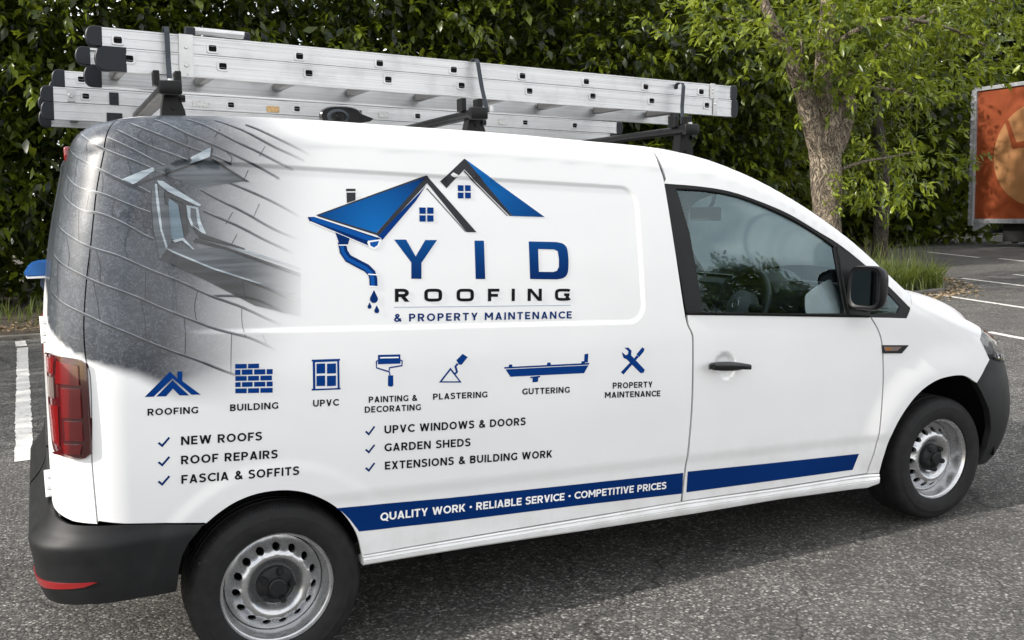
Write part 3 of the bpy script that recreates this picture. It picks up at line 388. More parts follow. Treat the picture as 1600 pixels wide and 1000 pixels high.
def cdt(loop, holes, grid, step=None, extra=None):
    loop = dens(loop, step or grid); holes = [dens(h, step or grid) for h in holes]
    a = np.array(loop); lo, hi = a.min(0), a.max(0)
    gx, gy = np.meshgrid(np.arange(lo[0] + grid / 2, hi[0], grid), np.arange(lo[1] + grid / 2, hi[1], grid))
    g = np.stack([gx.ravel(), gy.ravel()], 1)
    if len(g):
        k = inside(loop, g) & ~near(loop, g, grid * .4)
        for h in holes: k &= ~inside(h, g) & ~near(h, g, grid * .4)
        g = g[k]
    if extra is not None:
        keep = np.ones(len(g), bool)
        for c0 in range(0, len(g), 4000): keep[c0:c0 + 4000] = ((g[c0:c0 + 4000, None] - extra[None]) ** 2).sum(2).min(1) > .005 ** 2
        g = np.concatenate([g[keep], extra[inside(loop, extra) & ~near(loop, extra, .003)]])
    pts = [Vector(q) for q in loop]; edges = []; n0 = 0
    for L in [loop] + holes:
        if n0: pts += [Vector(q) for q in L]
        edges += [(n0 + i, n0 + (i + 1) % len(L)) for i in range(len(L))]; n0 += len(L)
    pts += [Vector((float(q[0]), float(q[1]))) for q in g]
    v, _, f, *_ = delaunay_2d_cdt(pts, edges, [], 0, 1e-6)
    v = np.array([tuple(q) for q in v]); ff = []
    cn = np.array([(v[q[0]] + v[q[1]] + v[q[2]]) / 3 for q in f]); ok = inside(loop, cn)
    for h in holes: ok &= ~inside(h, cn)
    f = [q for q, k_ in zip(f, ok) if k_]
    for q in f:
        A, B, C_ = v[q[0]], v[q[1]], v[q[2]]
        ff.append(tuple(q) if (B[0] - A[0]) * (C_[1] - A[1]) - (B[1] - A[1]) * (C_[0] - A[0]) > 0 else (q[0], q[2], q[1]))
    return v, ff, [loop] + holes
def panel(name, loop, mats, parent, holes=(), grid=.03, step=None, off=0.0, depth=.014, side=1, attr=None, surf=None, nrmf=None, extra=None):
    """a sheet of the skin inside the loop (u,v), with its edges turned in by depth; side=-1: the far side of the van"""
    S_ = surf or (lambda u, v: P(u, v, off)); N_ = nrmf or normal
    uv, f, loops = cdt(loop, holes, grid, step, extra)
    n0 = len(uv); p = S_(uv[:, 0], uv[:, 1]); n = N_(uv[:, 0], uv[:, 1])
    UV = [uv]; PP = [p]; NN = [n]; F = list(f)
    base = n0
    if depth:
        for L in loops:
            L = np.array(L); k = len(L)
            a = S_(L[:, 0], L[:, 1]); na = N_(L[:, 0], L[:, 1]); b = a - na * depth
            t = np.roll(a, -1, 0) - np.roll(a, 1, 0); fn = np.cross(t, na); fn /= np.maximum(np.linalg.norm(fn, axis=1, keepdims=True), 1e-9)
            area = (L[:, 0] * np.roll(L[:, 1], -1) - np.roll(L[:, 0], -1) * L[:, 1]).sum()
            if (area < 0) != (L is not loops[0] and False): fn = -fn
            PP += [a, b]; NN += [fn, fn]; UV += [L, L]
            for i in range(k):
                j = (i + 1) % k; q = (base + i, base + k + i, base + k + j, base + j)
                F.append(q if area > 0 else q[::-1])
            base += 2 * k
    p = np.concatenate(PP); n = np.concatenate(NN); uv = np.concatenate(UV)
    if side < 0:
        p = p * (1, -1, 1); n = n * (1, -1, 1); F = [q[::-1] for q in F]
    at = {k: fn_(uv[:, 0], uv[:, 1]) for k, fn_ in attr.items()} if attr else None
    return mesh_obj(name, p, F, mats, parent, nrm=n, uv=uv, attr=at)

VAN = empty('delivery_van', (-1.5, 0, 0), 'white panel van with blue roofing lettering and ladders on its roof, parked on the asphalt', 'van')
VTOP = lambda u: float(ZC(max(min(u, .9), -3.95)) - RC(u) + RC(u) * math.pi / 2 + .03)
crest = lambda a, b, n: [(float(u), VTOP(u)) for u in np.linspace(a, b, n)]
seam = catmull(D['seam'], 4); seam = [(-3.585, VTOP(-3.585))] + seam
bcut = catmull(D['bcut'], 4); bcut = [(-1.555, VTOP(-1.555))] + bcut
fcut = catmull(D['fcut'], 4); rarch = catmull(D['rarch'], 5); farch = catmull(D['farch'], 5)
shift = lambda pts, d: [(x + d, y) for x, y in pts]
frame_o = D['frame_o']; fo = catmull(frame_o[:10], 4)          # along the top of the window opening, rear to front
g = .0048
def slates(u, v):
    """where the printed slate picture is, and how strongly"""
    a = sstep(-2.94, -3.45, u - .25 * (v - 1.45))
    vb = np.interp(u, [-4.2, -3.95, -3.8, -3.69, -3.56, -3.45, -3.3, -2.9], [1.30, 1.27, 1.185, 1.125, 1.07, 1.0, .98, 1.05])
    w = np.interp(u, [-3.7, -3.5, -3.3, -2.9], [.012, .05, .16, .22])
    return a * np.clip((v - vb + w * .3) / w, 0, 1) ** 1.2
bt = D['bump_top']
gs = .0024
side_loop = [p for p in shift(seam, gs)] + [(-3.70 + gs, .632), (-3.622, .617), (-3.439, .589), (-3.386, .580)] + rarch[::-1] + [(-2.86, .3705)] + \
    [(x, y + g) for x, y in D['sill_top'][1:3]] + [(x - g, y) for x, y in bcut[::-1]] + crest(-1.6, -3.55, 60)
def relief_points():
    """rows of points along the edge of the pressed panel, so that the pressing stays crisp"""
    out = []
    for d in (-.012, -.009, -.0045, 0, .0045, .009, .012):
        a = []
        for t in np.linspace(0, 1, 420, endpoint=False):
            L = np.array([1.74, .52, 1.74, .52]); q = t * L.sum(); i = int(np.searchsorted(np.cumsum(L), q, 'right')); f = (q - (np.cumsum(L)[i] - L[i])) / L[i]
            x, y = [(-.87 + 1.74 * f, .26), (.87, .26 - .52 * f), (.87 - 1.74 * f, -.26), (-.87, -.26 + .52 * f)][i]
            a.append((x, y))
        for x, y in a:
            u = -2.56 + x; zt = 1.627 - .065 * (u + 1.77); zb = 1.106 - .055 * (u + 1.755); h = (zt - zb) / 2; y2 = y / .26 * h; r = .07
            cx, cy_ = max(-.87 + r, min(.87 - r, x)), max(-h + r, min(h - r, y2)); k = math.hypot(x - cx, y2 - cy_)
            if k < 1e-6: continue
            out.append((-2.56 + cx + (x - cx) / k * (r + d), (zt + zb) / 2 + cy_ + (y2 - cy_) / k * (r + d)))
    return np.array(out)
for s in (1, -1):
    o = panel('side_panel', side_loop, WRAP, VAN, grid=.014 if s > 0 else .04, side=s, attr={'print': slates if s > 0 else (lambda u, v: 0 * u)}, extra=relief_points() if s > 0 else None)
    if s > 0: SIDE = o
# D pillar wrapping round the rear corner
corner_loop = [(-3.935, VTOP(-3.93))] + [(-3.935, v) for v in np.linspace(1.8, .66, 30)] + [(-3.857, .643), (-3.785, .628), (-3.727, .624), (-3.70 - gs, .6225)] + [(x - gs, y) for x, y in seam[::-1]] + crest(-3.62, -3.92, 12)
lamp_loop = catmull(D['lamp'], 4, True)
for s in (1, -1):
    o = panel('rear_corner', corner_loop, WRAP, VAN, holes=[lamp_loop], grid=.016, side=s, attr={'print': slates})
    # the rear doors, one each side
    dl = [(-3.942, VTOP(-3.93))] + [(-3.942, v) for v in np.linspace(1.8, .70, 20)] + [(-4.59, .70)] + [(-4.59, v) for v in np.linspace(.75, VTOP(-3.93), 12)]
    dr = panel('rear_door', dl, WRAP, VAN, grid=.04, side=s, attr={'print': slates})
    for z in ((1.212, .722) if s > 0 else ()):                # hinges
        bm = bmesh.new(); p = P(-3.94, z)
        for dz, w, h in ((0, .030, .036), (.030, .022, .022), (-.030, .022, .022)):
            box(bm, (p[0] + .000, (p[1] + .004) * s, z + dz), (.030 if dz == 0 else .024, .034, h), bev=.004)
        tube(bm, [(p[0] - .012, (p[1] + .004) * s, z - .043), (p[0] - .012, (p[1] + .004) * s, z + .043)], .006, 10)
        bm_obj('hinge', bm, PAINT, dr, True, auto=40)
# door, A pillar, wing
door_loop = [(x + g, y) for x, y in bcut if y < 1.1] 
door_loop = [(-1.486 + g, 1.113)] + door_loop + [(x, y + g) for x, y in D['sill_top'][4:5]] + [(D['sill_top'][5][0], D['sill_top'][5][1] + g)] + [(x - g, y) for x, y in fcut[::-1] if y > .33] + [(-.494 - g, 1.031), (-.898, 1.066)]
pillar_loop = [(-1.555 + 2 * g, VTOP(-1.55))] + [(x + 2 * g, y) for x, y in bcut if y > 1.648] + [(x, y) for x, y in fo] + [(-.232, 1.10)] + crest(-.19, -1.54, 50)
wing_loop = [(-.494 + g, 1.0315)] + [(x + g, y) for x, y in fcut] + [(-.474, .3105), (-.414, .306)] + farch + D['fend_front'][1:] + [(.30, .93)] + crest(.32, -.17, 24) + [(-.225, 1.10), (-.237, 1.054), (-.266, 1.011)]
for s in (1, -1):
    gr = .013 if s > 0 else .05
    d = panel('door', door_loop, PAINT, VAN, grid=gr, step=.015, side=s)
    ap = panel('windscreen_pillar', pillar_loop, PAINT, VAN, grid=.03, step=.015, side=s)
    wg = panel('front_wing', wing_loop, PAINT, VAN, grid=gr, step=.015, side=s)
    fr = panel('window_frame', catmull(frame_o[:10], 3) + frame_o[10:], GLOSSBLK if False else PLASTIC, d, holes=[catmull(D['glass'][:7], 3) + D['glass'][7:], D['qglass']], grid=.04, step=.02, off=-.003, side=s)
    gl = panel('window_glass', catmull(D['glass'][:7], 3) + D['glass'][7:], GLASS, d, grid=.05, off=-.009, depth=0, side=s)
    ql = panel('quarter_glass', D['qglass'], GLASS, d, grid=.05, off=-.007, depth=0, side=s)
    # rubber lip round the opening: a narrow raised strip along the top edge
    bm = bmesh.new(); top = np.array(catmull(D['glass'][:7], 4)); tube(bm, [tuple(q * (1, s, 1)) for q in P(top[:, 0], top[:, 1], -.004)], .005, 8); bm_obj('window_seal', bm, SEAL, d, True)
    bm = bmesh.new(); bt_ = np.linspace(0, 1, 12)[:, None] * (np.array((-.50, 1.033)) - np.array((-1.482, 1.117))) + np.array((-1.482, 1.117))
    tube(bm, [tuple(q * (1, s, 1)) for q in P(bt_[:, 0], bt_[:, 1] + .004, .001)], .006, 8); bm_obj('window_seal', bm, SEAL, d, True)
    # handle: a bar over a round dish, with a lock barrel at its rear end
    hp = lambda x, z, o: Vector((x, (float(P(-1.42, .905)[1]) - o) * s, z))
    bm = bmesh.new(); n = 9
    for (x0, x1, zc0, zc1, o0, o1, h) in ((-1.42, -1.21, .904, .884, .026, .043, .0195),):
        rings = []
        for i, t in enumerate(np.linspace(0, 1, n)):
            x = x0 + (x1 - x0) * t; z = zc0 + (zc1 - zc0) * t; e = math.sin(math.pi * min(max(t, .06), .94)) ** .35
            hh = h * e
            rings.append([bm.verts.new(hp(x, z + hh * c, (o0 if t in (0, 1) else 0) + .010 + (o1 - .010) * e * k)) for c, k in ((-1, .45), (-.9, .85), (-.3, 1), (.5, 1), (.95, .85), (1, .45))])
        for a, b in zip(rings[:-1], rings[1:]):
            for k in range(6): bm.faces.new((a[k], a[(k + 1) % 6], b[(k + 1) % 6], b[k]))
        bm.faces.new(rings[0][::-1]); bm.faces.new(rings[-1])
    bmesh.ops.recalc_face_normals(bm, faces=bm.faces[:])
    hd = bm_obj('door_handle', bm, GLOSSBLK, d, True, auto=60)
    bm = bmesh.new(); c = hp(-1.398, .9035, .030); c2 = hp(-1.398, .9035, .048); tube(bm, [c, c2], .011, 16); bm_obj('lock_barrel', bm, CHROME if False else PLASTIC, d, True, auto=40)
    # side indicator
    iv = panel('side_indicator', D['indic'], PLASTIC, wg, grid=.05, off=.004, depth=.008, side=s)
    panel('lens', D['indic_lens'], GREYLENS, wg, grid=.05, off=.0065, depth=.004, side=s)
    a_, b_ = D['indic_lens'][0], D['indic_lens'][1]
    panel('lens', [(-.405, .891), (-.372, .888), (-.376, .874), (-.405, .876)], AMBER, wg, grid=.05, off=.008, depth=.004, side=s)
    # sill: its own pressed strip with two ridges
    tt = np.linspace(0, 1, 40); st = np.array(D['sill_top']); sb = np.array(D['sill_bot'])
    sx = -2.862 + tt * (2.862 - .414); zt = np.interp(sx, st[:, 0], st[:, 1]); zb = np.interp(sx, sb[:, 0], sb[:, 1])
    prof = [(0, -.030), (.01, .000), (.10, .004), (.16, .001), (.20, -.002), (.28, .003), (.42, .005), (.47, .001), (.52, .004), (.80, .002), (.95, -.004), (1.0, -.02), (1.0, -.10)]
    v = []; 
    for x, a, b in zip(sx, zt, zb):
        y0 = float(P(x, .40)[1])
        for t, o in prof: v.append((x, (y0 - o) * s, a + (b - a) * t))
    m_ = len(prof); f = [(i * m_ + k, i * m_ + k + 1, (i + 1) * m_ + k + 1, (i + 1) * m_ + k) for i in range(len(sx) - 1) for k in range(m_ - 1)]
    if s < 0: f = [q[::-1] for q in f]
    f.append(tuple(range(m_))); f.append(tuple(range((len(sx) - 1) * m_, len(sx) * m_))[::-1])
    so = mesh_obj('sill', v, f, PAINT, VAN, smooth=True); so.data.set_sharp_from_angle(angle=R(30))

# dark rubber and sheet metal behind the shut lines
def backing(pts, s, w=.03):
    bm = bmesh.new(); prev = None
    p = np.array(pts); t = np.gradient(p, axis=0); t /= np.linalg.norm(t, axis=1)[:, None]; nn = np.stack([-t[:, 1], t[:, 0]], 1) * w / 2
    a = P((p + nn)[:, 0], (p + nn)[:, 1], -.013) * (1, s, 1); b = P((p - nn)[:, 0], (p - nn)[:, 1], -.013) * (1, s, 1)
    va = [bm.verts.new(q) for q in a]; vb = [bm.verts.new(q) for q in b]
    for i in range(len(p) - 1): bm.faces.new((va[i], va[i + 1], vb[i + 1], vb[i]))
    bm_obj('shut_line_seal', bm, SEAL, VAN)
for s in (1, -1):
    backing(seam, s); backing(bcut, s); backing(fcut, s)
    backing([(-3.94, v) for v in np.linspace(.66, 1.85, 20)], s, .02)
    backing([(x, y + .002) for x, y in D['sill_top']], s, .02)
    backing([(-.225, 1.04), (-.232, 1.08), (-.20, 1.13)], s)

# roof, windscreen, bonnet
def strip(name, us, mats, crown, bow=0, ny=17, vend=0.0, zoff=0.0):
    v = []; 
    for i, u in enumerate(us):
        e = P(u, VTOP(u) - .002 + vend); y = abs(e[1])
        for t in np.linspace(-1, 1, ny):
            k = 1 - abs(t) ** 2.2
            v.append((e[0] + bow * (1 - t * t), t * y, e[2] + zoff + (crown(u) if callable(crown) else crown) * k))
    n = len(us); f = [(i * ny + k, (i + 1) * ny + k, (i + 1) * ny + k + 1, i * ny + k + 1) for i in range(n - 1) for k in range(ny - 1)]
    return mesh_obj(name, v, f, mats, VAN, smooth=True)
strip('roof', np.linspace(-3.62, -1.36, 40), PAINT, .045, zoff=-.004)
strip('windscreen', np.linspace(-1.36, -.20, 30), WSGLASS, .01, .16, zoff=-.006)
# bonnet: rises from the wing tops to a domed middle
us = np.concatenate([np.linspace(-.20, .35, 16), np.linspace(.40, 1.40, 22)])
v = []; ny = 15
for u in us:
    e = P(u, VTOP(min(u, .9)) - .002); q = (u + .20) / 1.6
    cx = -.06 + 1.0 * q * .93; cz = np.interp(cx, [-.06, .2, .45, .65, .78, .86], [1.165, 1.105, 1.035, .965, .90, .84])
    for t in np.linspace(0, 1, ny):
        a = t * math.pi / 2; k = math.sin(a) ** .9; h = 1 - math.cos(a)
        v.append((e[0] + (cx - e[0]) * h, e[1] * (1 - h), e[2] + .003 + (cz - e[2]) * k))
n = len(us); f = [(i * ny + k, (i + 1) * ny + k, (i + 1) * ny + k + 1, i * ny + k + 1) for i in range(n - 1) for k in range(ny - 1)]
v = v + [(x, -y, z) for x, y, z in v]; f = f + [tuple(q + n * ny for q in r_[::-1]) for r_ in f]
bo = mesh_obj('bonnet', v, f, PAINT, VAN, smooth=True)

# bumpers
off_r = spline([(.30, .0), (.36, .035), (.42, .052), (.50, .060), (.552, .066), (.562, .062), (.60, .034), (.66, .012), (.75, .006)])
def rear_surf(u, v):
    k = .30 + .85 * sstep(-3.60, -3.88, u)
    return P(u, v, off_r(v) * k)
def nrm_of(surf):
    def f(u, v):
        e = 2e-3; a = surf(u + e, v) - surf(u - e, v); b = surf(u, v + e) - surf(u, v - e); n = np.cross(a, b)
        return n / np.maximum(np.linalg.norm(n, axis=-1, keepdims=True), 1e-9)
    return f
rb = [(-3.386, .5775), (-3.439, .586), (-3.622, .614), (-3.70, .6195), (-3.785, .624), (-3.857, .640), (-3.93, .665), (-3.99, .69), (-4.05, .695), (-4.6, .695), (-4.6, .36), (-3.95, .36), (-3.86, .365), (-3.74, .372), (-3.486, .372)] + [(x, y) for x, y in D['rarch_b'][::-1]]
off_f = spline([(.18, -.05), (.26, -.012), (.36, .004), (.48, .010), (.60, .004), (.72, -.006), (.9, -.006)])
front_surf = lambda u, v: P(u, v, off_f(v))
fb = [D['farch'][-1], (.229, .623), (.289, .53), (.322, .423), (.316, .306), (.285, .235), (.42, .215), (.8, .205), (1.465, .205), (1.465, .70), (.9, .70), (.62, .715), (.44, .735), (.34, .765), (.308, .764), (.271, .733)]
for s in (1, -1):
    b = panel('rear_bumper', rb, PLASTIC, VAN, grid=.018, side=s, surf=rear_surf, nrmf=nrm_of(rear_surf), depth=.02)
    rs = lambda u, v: P(u, v, off_r(v) * (.30 + .85 * sstep(-3.60, -3.88, u)) + .004)
    panel('reflector', [(-3.99, .446), (-3.92, .441), (-3.80, .4455), (-3.70, .4475), (-3.735, .4335), (-3.86, .418), (-3.94, .419)], REFLRED, b, grid=.05, step=.015, side=s, surf=rs, nrmf=nrm_of(rs), depth=.006)
    b = panel('front_bumper', fb, PLASTIC, VAN, grid=.022, side=s, surf=front_surf, nrmf=nrm_of(front_surf), depth=.03)
    # headlight: dark bowl with a reflector under a clear lens
    hl = [(.304, .772), (.236, .875), (.274, .914), (.40, .905), (.60, .875), (.70, .83), (.66, .745), (.45, .745), (.35, .772)]
    h = panel('headlight', hl, GLOSSBLK, VAN, grid=.04, step=.02, off=-.035, depth=.0, side=s)
    hs = [(.30, .80), (.262, .872), (.30, .895), (.40, .885), (.44, .78), (.36, .785)]
    panel('reflector', hs, STEEL, h, grid=.05, off=-.018, depth=.012, side=s)
    panel('lens', hl, CLEAR, h, grid=.04, step=.02, off=.002, depth=.03, side=s)
    panel('grille', [(.72, .715), (1.46, .71), (1.46, .80), (.72, .82)], GLOSSBLK, VAN, grid=.06, off=-.01, side=s)
    # tail lamp: a dark moulded body, then lit chambers standing proud of it
    tl = panel('tail_lamp', lamp_loop, DARKRED, VAN, grid=.02, off=.006, depth=.03, side=s)
    def chamber(name, lp, m_, o_): panel(name, lp, m_, tl, grid=.03, step=.015, off=o_, depth=.006, side=s)
    chamber('lens', [(-3.722, 1.115), (-3.80, 1.128), (-3.812, 1.06), (-3.722, 1.055)], REDLENS, .011)
    chamber('lens', [(-3.720, 1.045), (-3.790, 1.045), (-3.792, .955), (-3.722, .955)], REDLENS, .0105)
    chamber('lens', [(-3.722, .945), (-3.785, .945), (-3.785, .885), (-3.724, .885)], DARKRED if False else REDLENS, .0095)
    chamber('lens', [(-3.727, .875), (-3.800, .872), (-3.790, .843), (-3.735, .843)], REDLENS, .011)
    chamber('reversing_lens', [(-3.822, 1.075), (-3.860, 1.078), (-3.860, 1.015), (-3.822, 1.012)], GREYLENS, .010)
    chamber('lens', [(-3.808, .99), (-3.858, .99), (-3.850, .88), (-3.812, .86)], REDLENS, .0095)
    panel('lens_cover', lamp_loop, CLEAR, tl, grid=.02, off=.014, depth=.012, side=s)
    chamber('lens', [(-3.815, 1.135), (-3.866, 1.137), (-3.862, 1.090), (-3.822, 1.085)], REDLENS, .010)
    # high level lamp on the rear top corner
    if s > 0: bm = bmesh.new(); p = P(-4.0, 1.77); box(bm, (p[0] + .002, p[1] * s, 1.775), (.022, .04, .05), bev=.007); bm_obj('marker_lamp', bm, REDLENS, VAN, True)

# arch liners and underbody
for s in (1, -1):
    for cx in (0, -3.161):
        bm = bmesh.new(); n = 28; R0 = .412 if cx == 0 else .372
        ring = [[bm.verts.new((cx + R0 * .985 * math.cos(a) * k, s * y, .31 + R0 * .985 * math.sin(a) * k)) for a in np.linspace(*((.14, math.pi - .20) if cx else (-.10, math.pi + .10)), n)] for y, k in ((.855, .99), (.80, .985), (.52, .985), (.52, .2))]
        for a, b in zip(ring[:-1], ring[1:]):
            for k in range(n - 1): bm.faces.new((a[k], b[k], b[k + 1], a[k + 1]))
        bm_obj('wheel_arch_liner', bm, SEAL, VAN, True)
bm = bmesh.new()
box(bm, (-1.60, 0, .34), (1.9, 1.66, .12)); box(bm, (-1.7, 0, .36), (4.2, 1.0, .16)); box(bm, (-3.60, 0, .50), (.36, 1.5, .14)); box(bm, (.45, 0, .40), (.45, 1.0, .2))
tube(bm, [(0, -.72, .31), (0, .72, .31)], .045, 12); tube(bm, [(-3.161, -.72, .31), (-3.161, .72, .31)], .05, 12)
bm_obj('underbody', bm, SEAL, VAN)

# cab: bulkhead, dash, wheel, seats, far lining
bm = bmesh.new(); box(bm, (-1.66, 0, 1.0), (.02, 1.5, 1.3)); bm_obj('bulkhead', bm, DASH, VAN)
bm = bmesh.new(); prof = [(-.46, 1.155), (-.60, 1.175), (-.70, 1.150), (-.74, 1.06), (-.70, .90), (-.62, .70), (-.55, .50), (-.20, .50), (-.14, 1.09)]
prism(bm, [(x, -.70, z) for x, z in prof], (0, 1, 0), 1.40); bm_obj('dashboard', bm, DASH, VAN, True, auto=25)
bm = bmesh.new(); prism(bm, [(x, -.70, z) for x, z in [(-.48, 1.158), (-.60, 1.178), (-.62, 1.184), (-.30, 1.150), (-.12, 1.10), (-.13, 1.095)]], (0, 1, 0), 1.40); bm_obj('dash_top', bm, DASHTOP, VAN, True, auto=25)
bm = bmesh.new(); n = 14
hood = [[bm.verts.new((x, -.37 + .17 * math.cos(a) * k, 1.13 + .10 * math.sin(a) * k)) for a in np.linspace(0, math.pi, n)] for x, k in ((-.55, 1), (-.70, 1), (-.72, .9))]
for a, b in zip(hood[:-1], hood[1:]):
    for k in range(n - 1): bm.faces.new((a[k], a[k + 1], b[k + 1], b[k]))
bm_obj('instrument_hood', bm, DASH, VAN, True)
# steering wheel, tilted towards the driver
T_ = Matrix.Translation((-.80, -.37, 1.06)) @ Matrix.Rotation(R(-66), 4, 'Y')
bm = bmesh.new(); nn, mm = 48, 10
vv = [[bm.verts.new(T_ @ Vector(((.185 + .016 * math.cos(b)) * math.cos(a), (.185 + .016 * math.cos(b)) * math.sin(a), .016 * math.sin(b)))) for b in np.linspace(0, 2 * math.pi, mm, endpoint=False)] for a in np.linspace(0, 2 * math.pi, nn, endpoint=False)]
for i in range(nn):
    for j in range(mm): bm.faces.new((vv[i][j], vv[(i + 1) % nn][j], vv[(i + 1) % nn][(j + 1) % mm], vv[i][(j + 1) % mm]))
for a in (R(90), R(-90), R(180)):
    tube(bm, [T_ @ Vector((0, 0, -.02)), T_ @ Vector((.18 * math.cos(a), .18 * math.sin(a), 0))], [.03, .016], 8)
sw = bm_obj('steering_wheel', bm, DASH, VAN, True)
bm = bmesh.new(); tube(bm, [T_ @ Vector((0, 0, -.04)), T_ @ Vector((0, 0, .012)), T_ @ Vector((0, 0, .026))], [.085, .08, .05], 24); bm_obj('hub_pad', bm, DASHTOP, sw, True, auto=50)
bm = bmesh.new(); cen = T_ @ Vector((0, 0, .028)); ax = (T_.to_3x3() @ Vector((0, 0, 1)))
vv = [[bm.verts.new(T_ @ Vector(((.021 + .003 * math.cos(b)) * math.cos(a), (.021 + .003 * math.cos(b)) * math.sin(a), .028 + .003 * math.sin(b)))) for b in np.linspace(0, 2 * math.pi, 6, endpoint=False)] for a in np.linspace(0, 2 * math.pi, 24, endpoint=False)]
for i in range(24):
    for j in range(6): bm.faces.new((vv[i][j], vv[(i + 1) % 24][j], vv[(i + 1) % 24][(j + 1) % 6], vv[i][(j + 1) % 6]))
bm_obj('badge_ring', bm, CHROME, sw, True)
for y in (-.40, .40):
    bm = bmesh.new(); box(bm, (-1.22, y, .70), (.52, .50, .16), bev=.05); box(bm, (-1.46, y, 1.06), (.14, .48, .62), Matrix.Rotation(R(-10), 3, 'Y'), bev=.05); box(bm, (-1.53, y, 1.46), (.10, .26, .18), Matrix.Rotation(R(-10), 3, 'Y'), bev=.04)
    bm_obj('seat', bm, SEATM, VAN, True, auto=40)
bm = bmesh.new(); box(bm, (-.72, 0, 1.50), (.025, .24, .07), bev=.01); tube(bm, [(-.70, 0, 1.52), (-.62, 0, 1.62)], .01, 8); bm_obj('interior_mirror', bm, DASH, VAN, True, auto=40)
# pale plate added inside the driver's window to imitate the door mirror's reflection
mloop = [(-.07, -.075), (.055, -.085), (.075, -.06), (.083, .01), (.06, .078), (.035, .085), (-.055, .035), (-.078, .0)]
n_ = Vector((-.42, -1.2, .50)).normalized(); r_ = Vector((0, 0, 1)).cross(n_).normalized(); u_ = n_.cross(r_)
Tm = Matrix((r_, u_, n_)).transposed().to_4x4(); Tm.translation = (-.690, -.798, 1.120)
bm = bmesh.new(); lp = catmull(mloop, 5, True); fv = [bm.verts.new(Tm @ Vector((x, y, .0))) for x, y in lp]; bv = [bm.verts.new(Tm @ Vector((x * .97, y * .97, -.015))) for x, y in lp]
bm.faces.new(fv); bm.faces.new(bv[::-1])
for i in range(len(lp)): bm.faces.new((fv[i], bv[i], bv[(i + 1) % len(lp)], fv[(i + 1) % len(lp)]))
PALE_REFL = dirty('painted_reflection_white', (.95, .95, .95), .25, 0, var=.05, scale=9, coat=.5)
im = bm_obj('mirror_reflection_plate', bm, PALE_REFL, VAN)
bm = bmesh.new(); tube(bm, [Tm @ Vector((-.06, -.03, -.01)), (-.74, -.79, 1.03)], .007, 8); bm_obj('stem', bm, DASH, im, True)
# near and far door mirrors
for s in (1, -1):
    X = Matrix.Translation((-.575, -.960 * s, 1.172)) @ Matrix.Rotation(R(17 * s), 4, 'Z') @ Matrix.Rotation(R(6), 4, 'Y') @ Matrix.Scale(.80, 4)
    def sup(y, z, n_=4): return [(math.copysign(abs(math.cos(a)) ** (2 / n_), math.cos(a)) * y, math.copysign(abs(math.sin(a)) ** (2 / n_), math.sin(a)) * z) for a in np.linspace(0, 2 * math.pi, 40, endpoint=False)]
    bm = bmesh.new(); rings = []
    for x, ky, kz in ((-.052, .086, .105), (-.058, .094, .113), (-.045, .100, .120), (-.01, .101, .121), (.03, .093, .112), (.065, .072, .088), (.085, .035, .05)):
        rings.append([bm.verts.new(X @ Vector((x + .10 * abs(y) * 0, y * s, z))) for y, z in sup(ky, kz)])
    for a, b in zip(rings[:-1], rings[1:]):
        for k in range(40): bm.faces.new((a[k], a[(k + 1) % 40], b[(k + 1) % 40], b[k]))
    bm.faces.new(rings[-1]); bm.faces.new(rings[0][::-1])
    tube(bm, [X @ Vector((.0, .07 * s, -.06)), (-.50, -.855 * s, 1.075)], [.030, .04], 12)
    bmesh.ops.recalc_face_normals(bm, faces=bm.faces[:])
    dm = bm_obj('door_mirror', bm, dirty('mirror_shell', (.005, .005, .006), .36, var=.1, spec=.16) if s > 0 else PLASTIC, VAN, True, auto=35)
    bm = bmesh.new(); bm.faces.new([bm.verts.new(X @ Vector((-.0535, y * s, z))) for y, z in sup(.076, .095)]); bm_obj('mirror_glass', bm, MIRROR, dm)
    # black sail in the window corner carries the mirror
    panel('mirror_sail', D['sail'], PLASTIC, dm, grid=.05, off=.004, depth=.012, side=s)

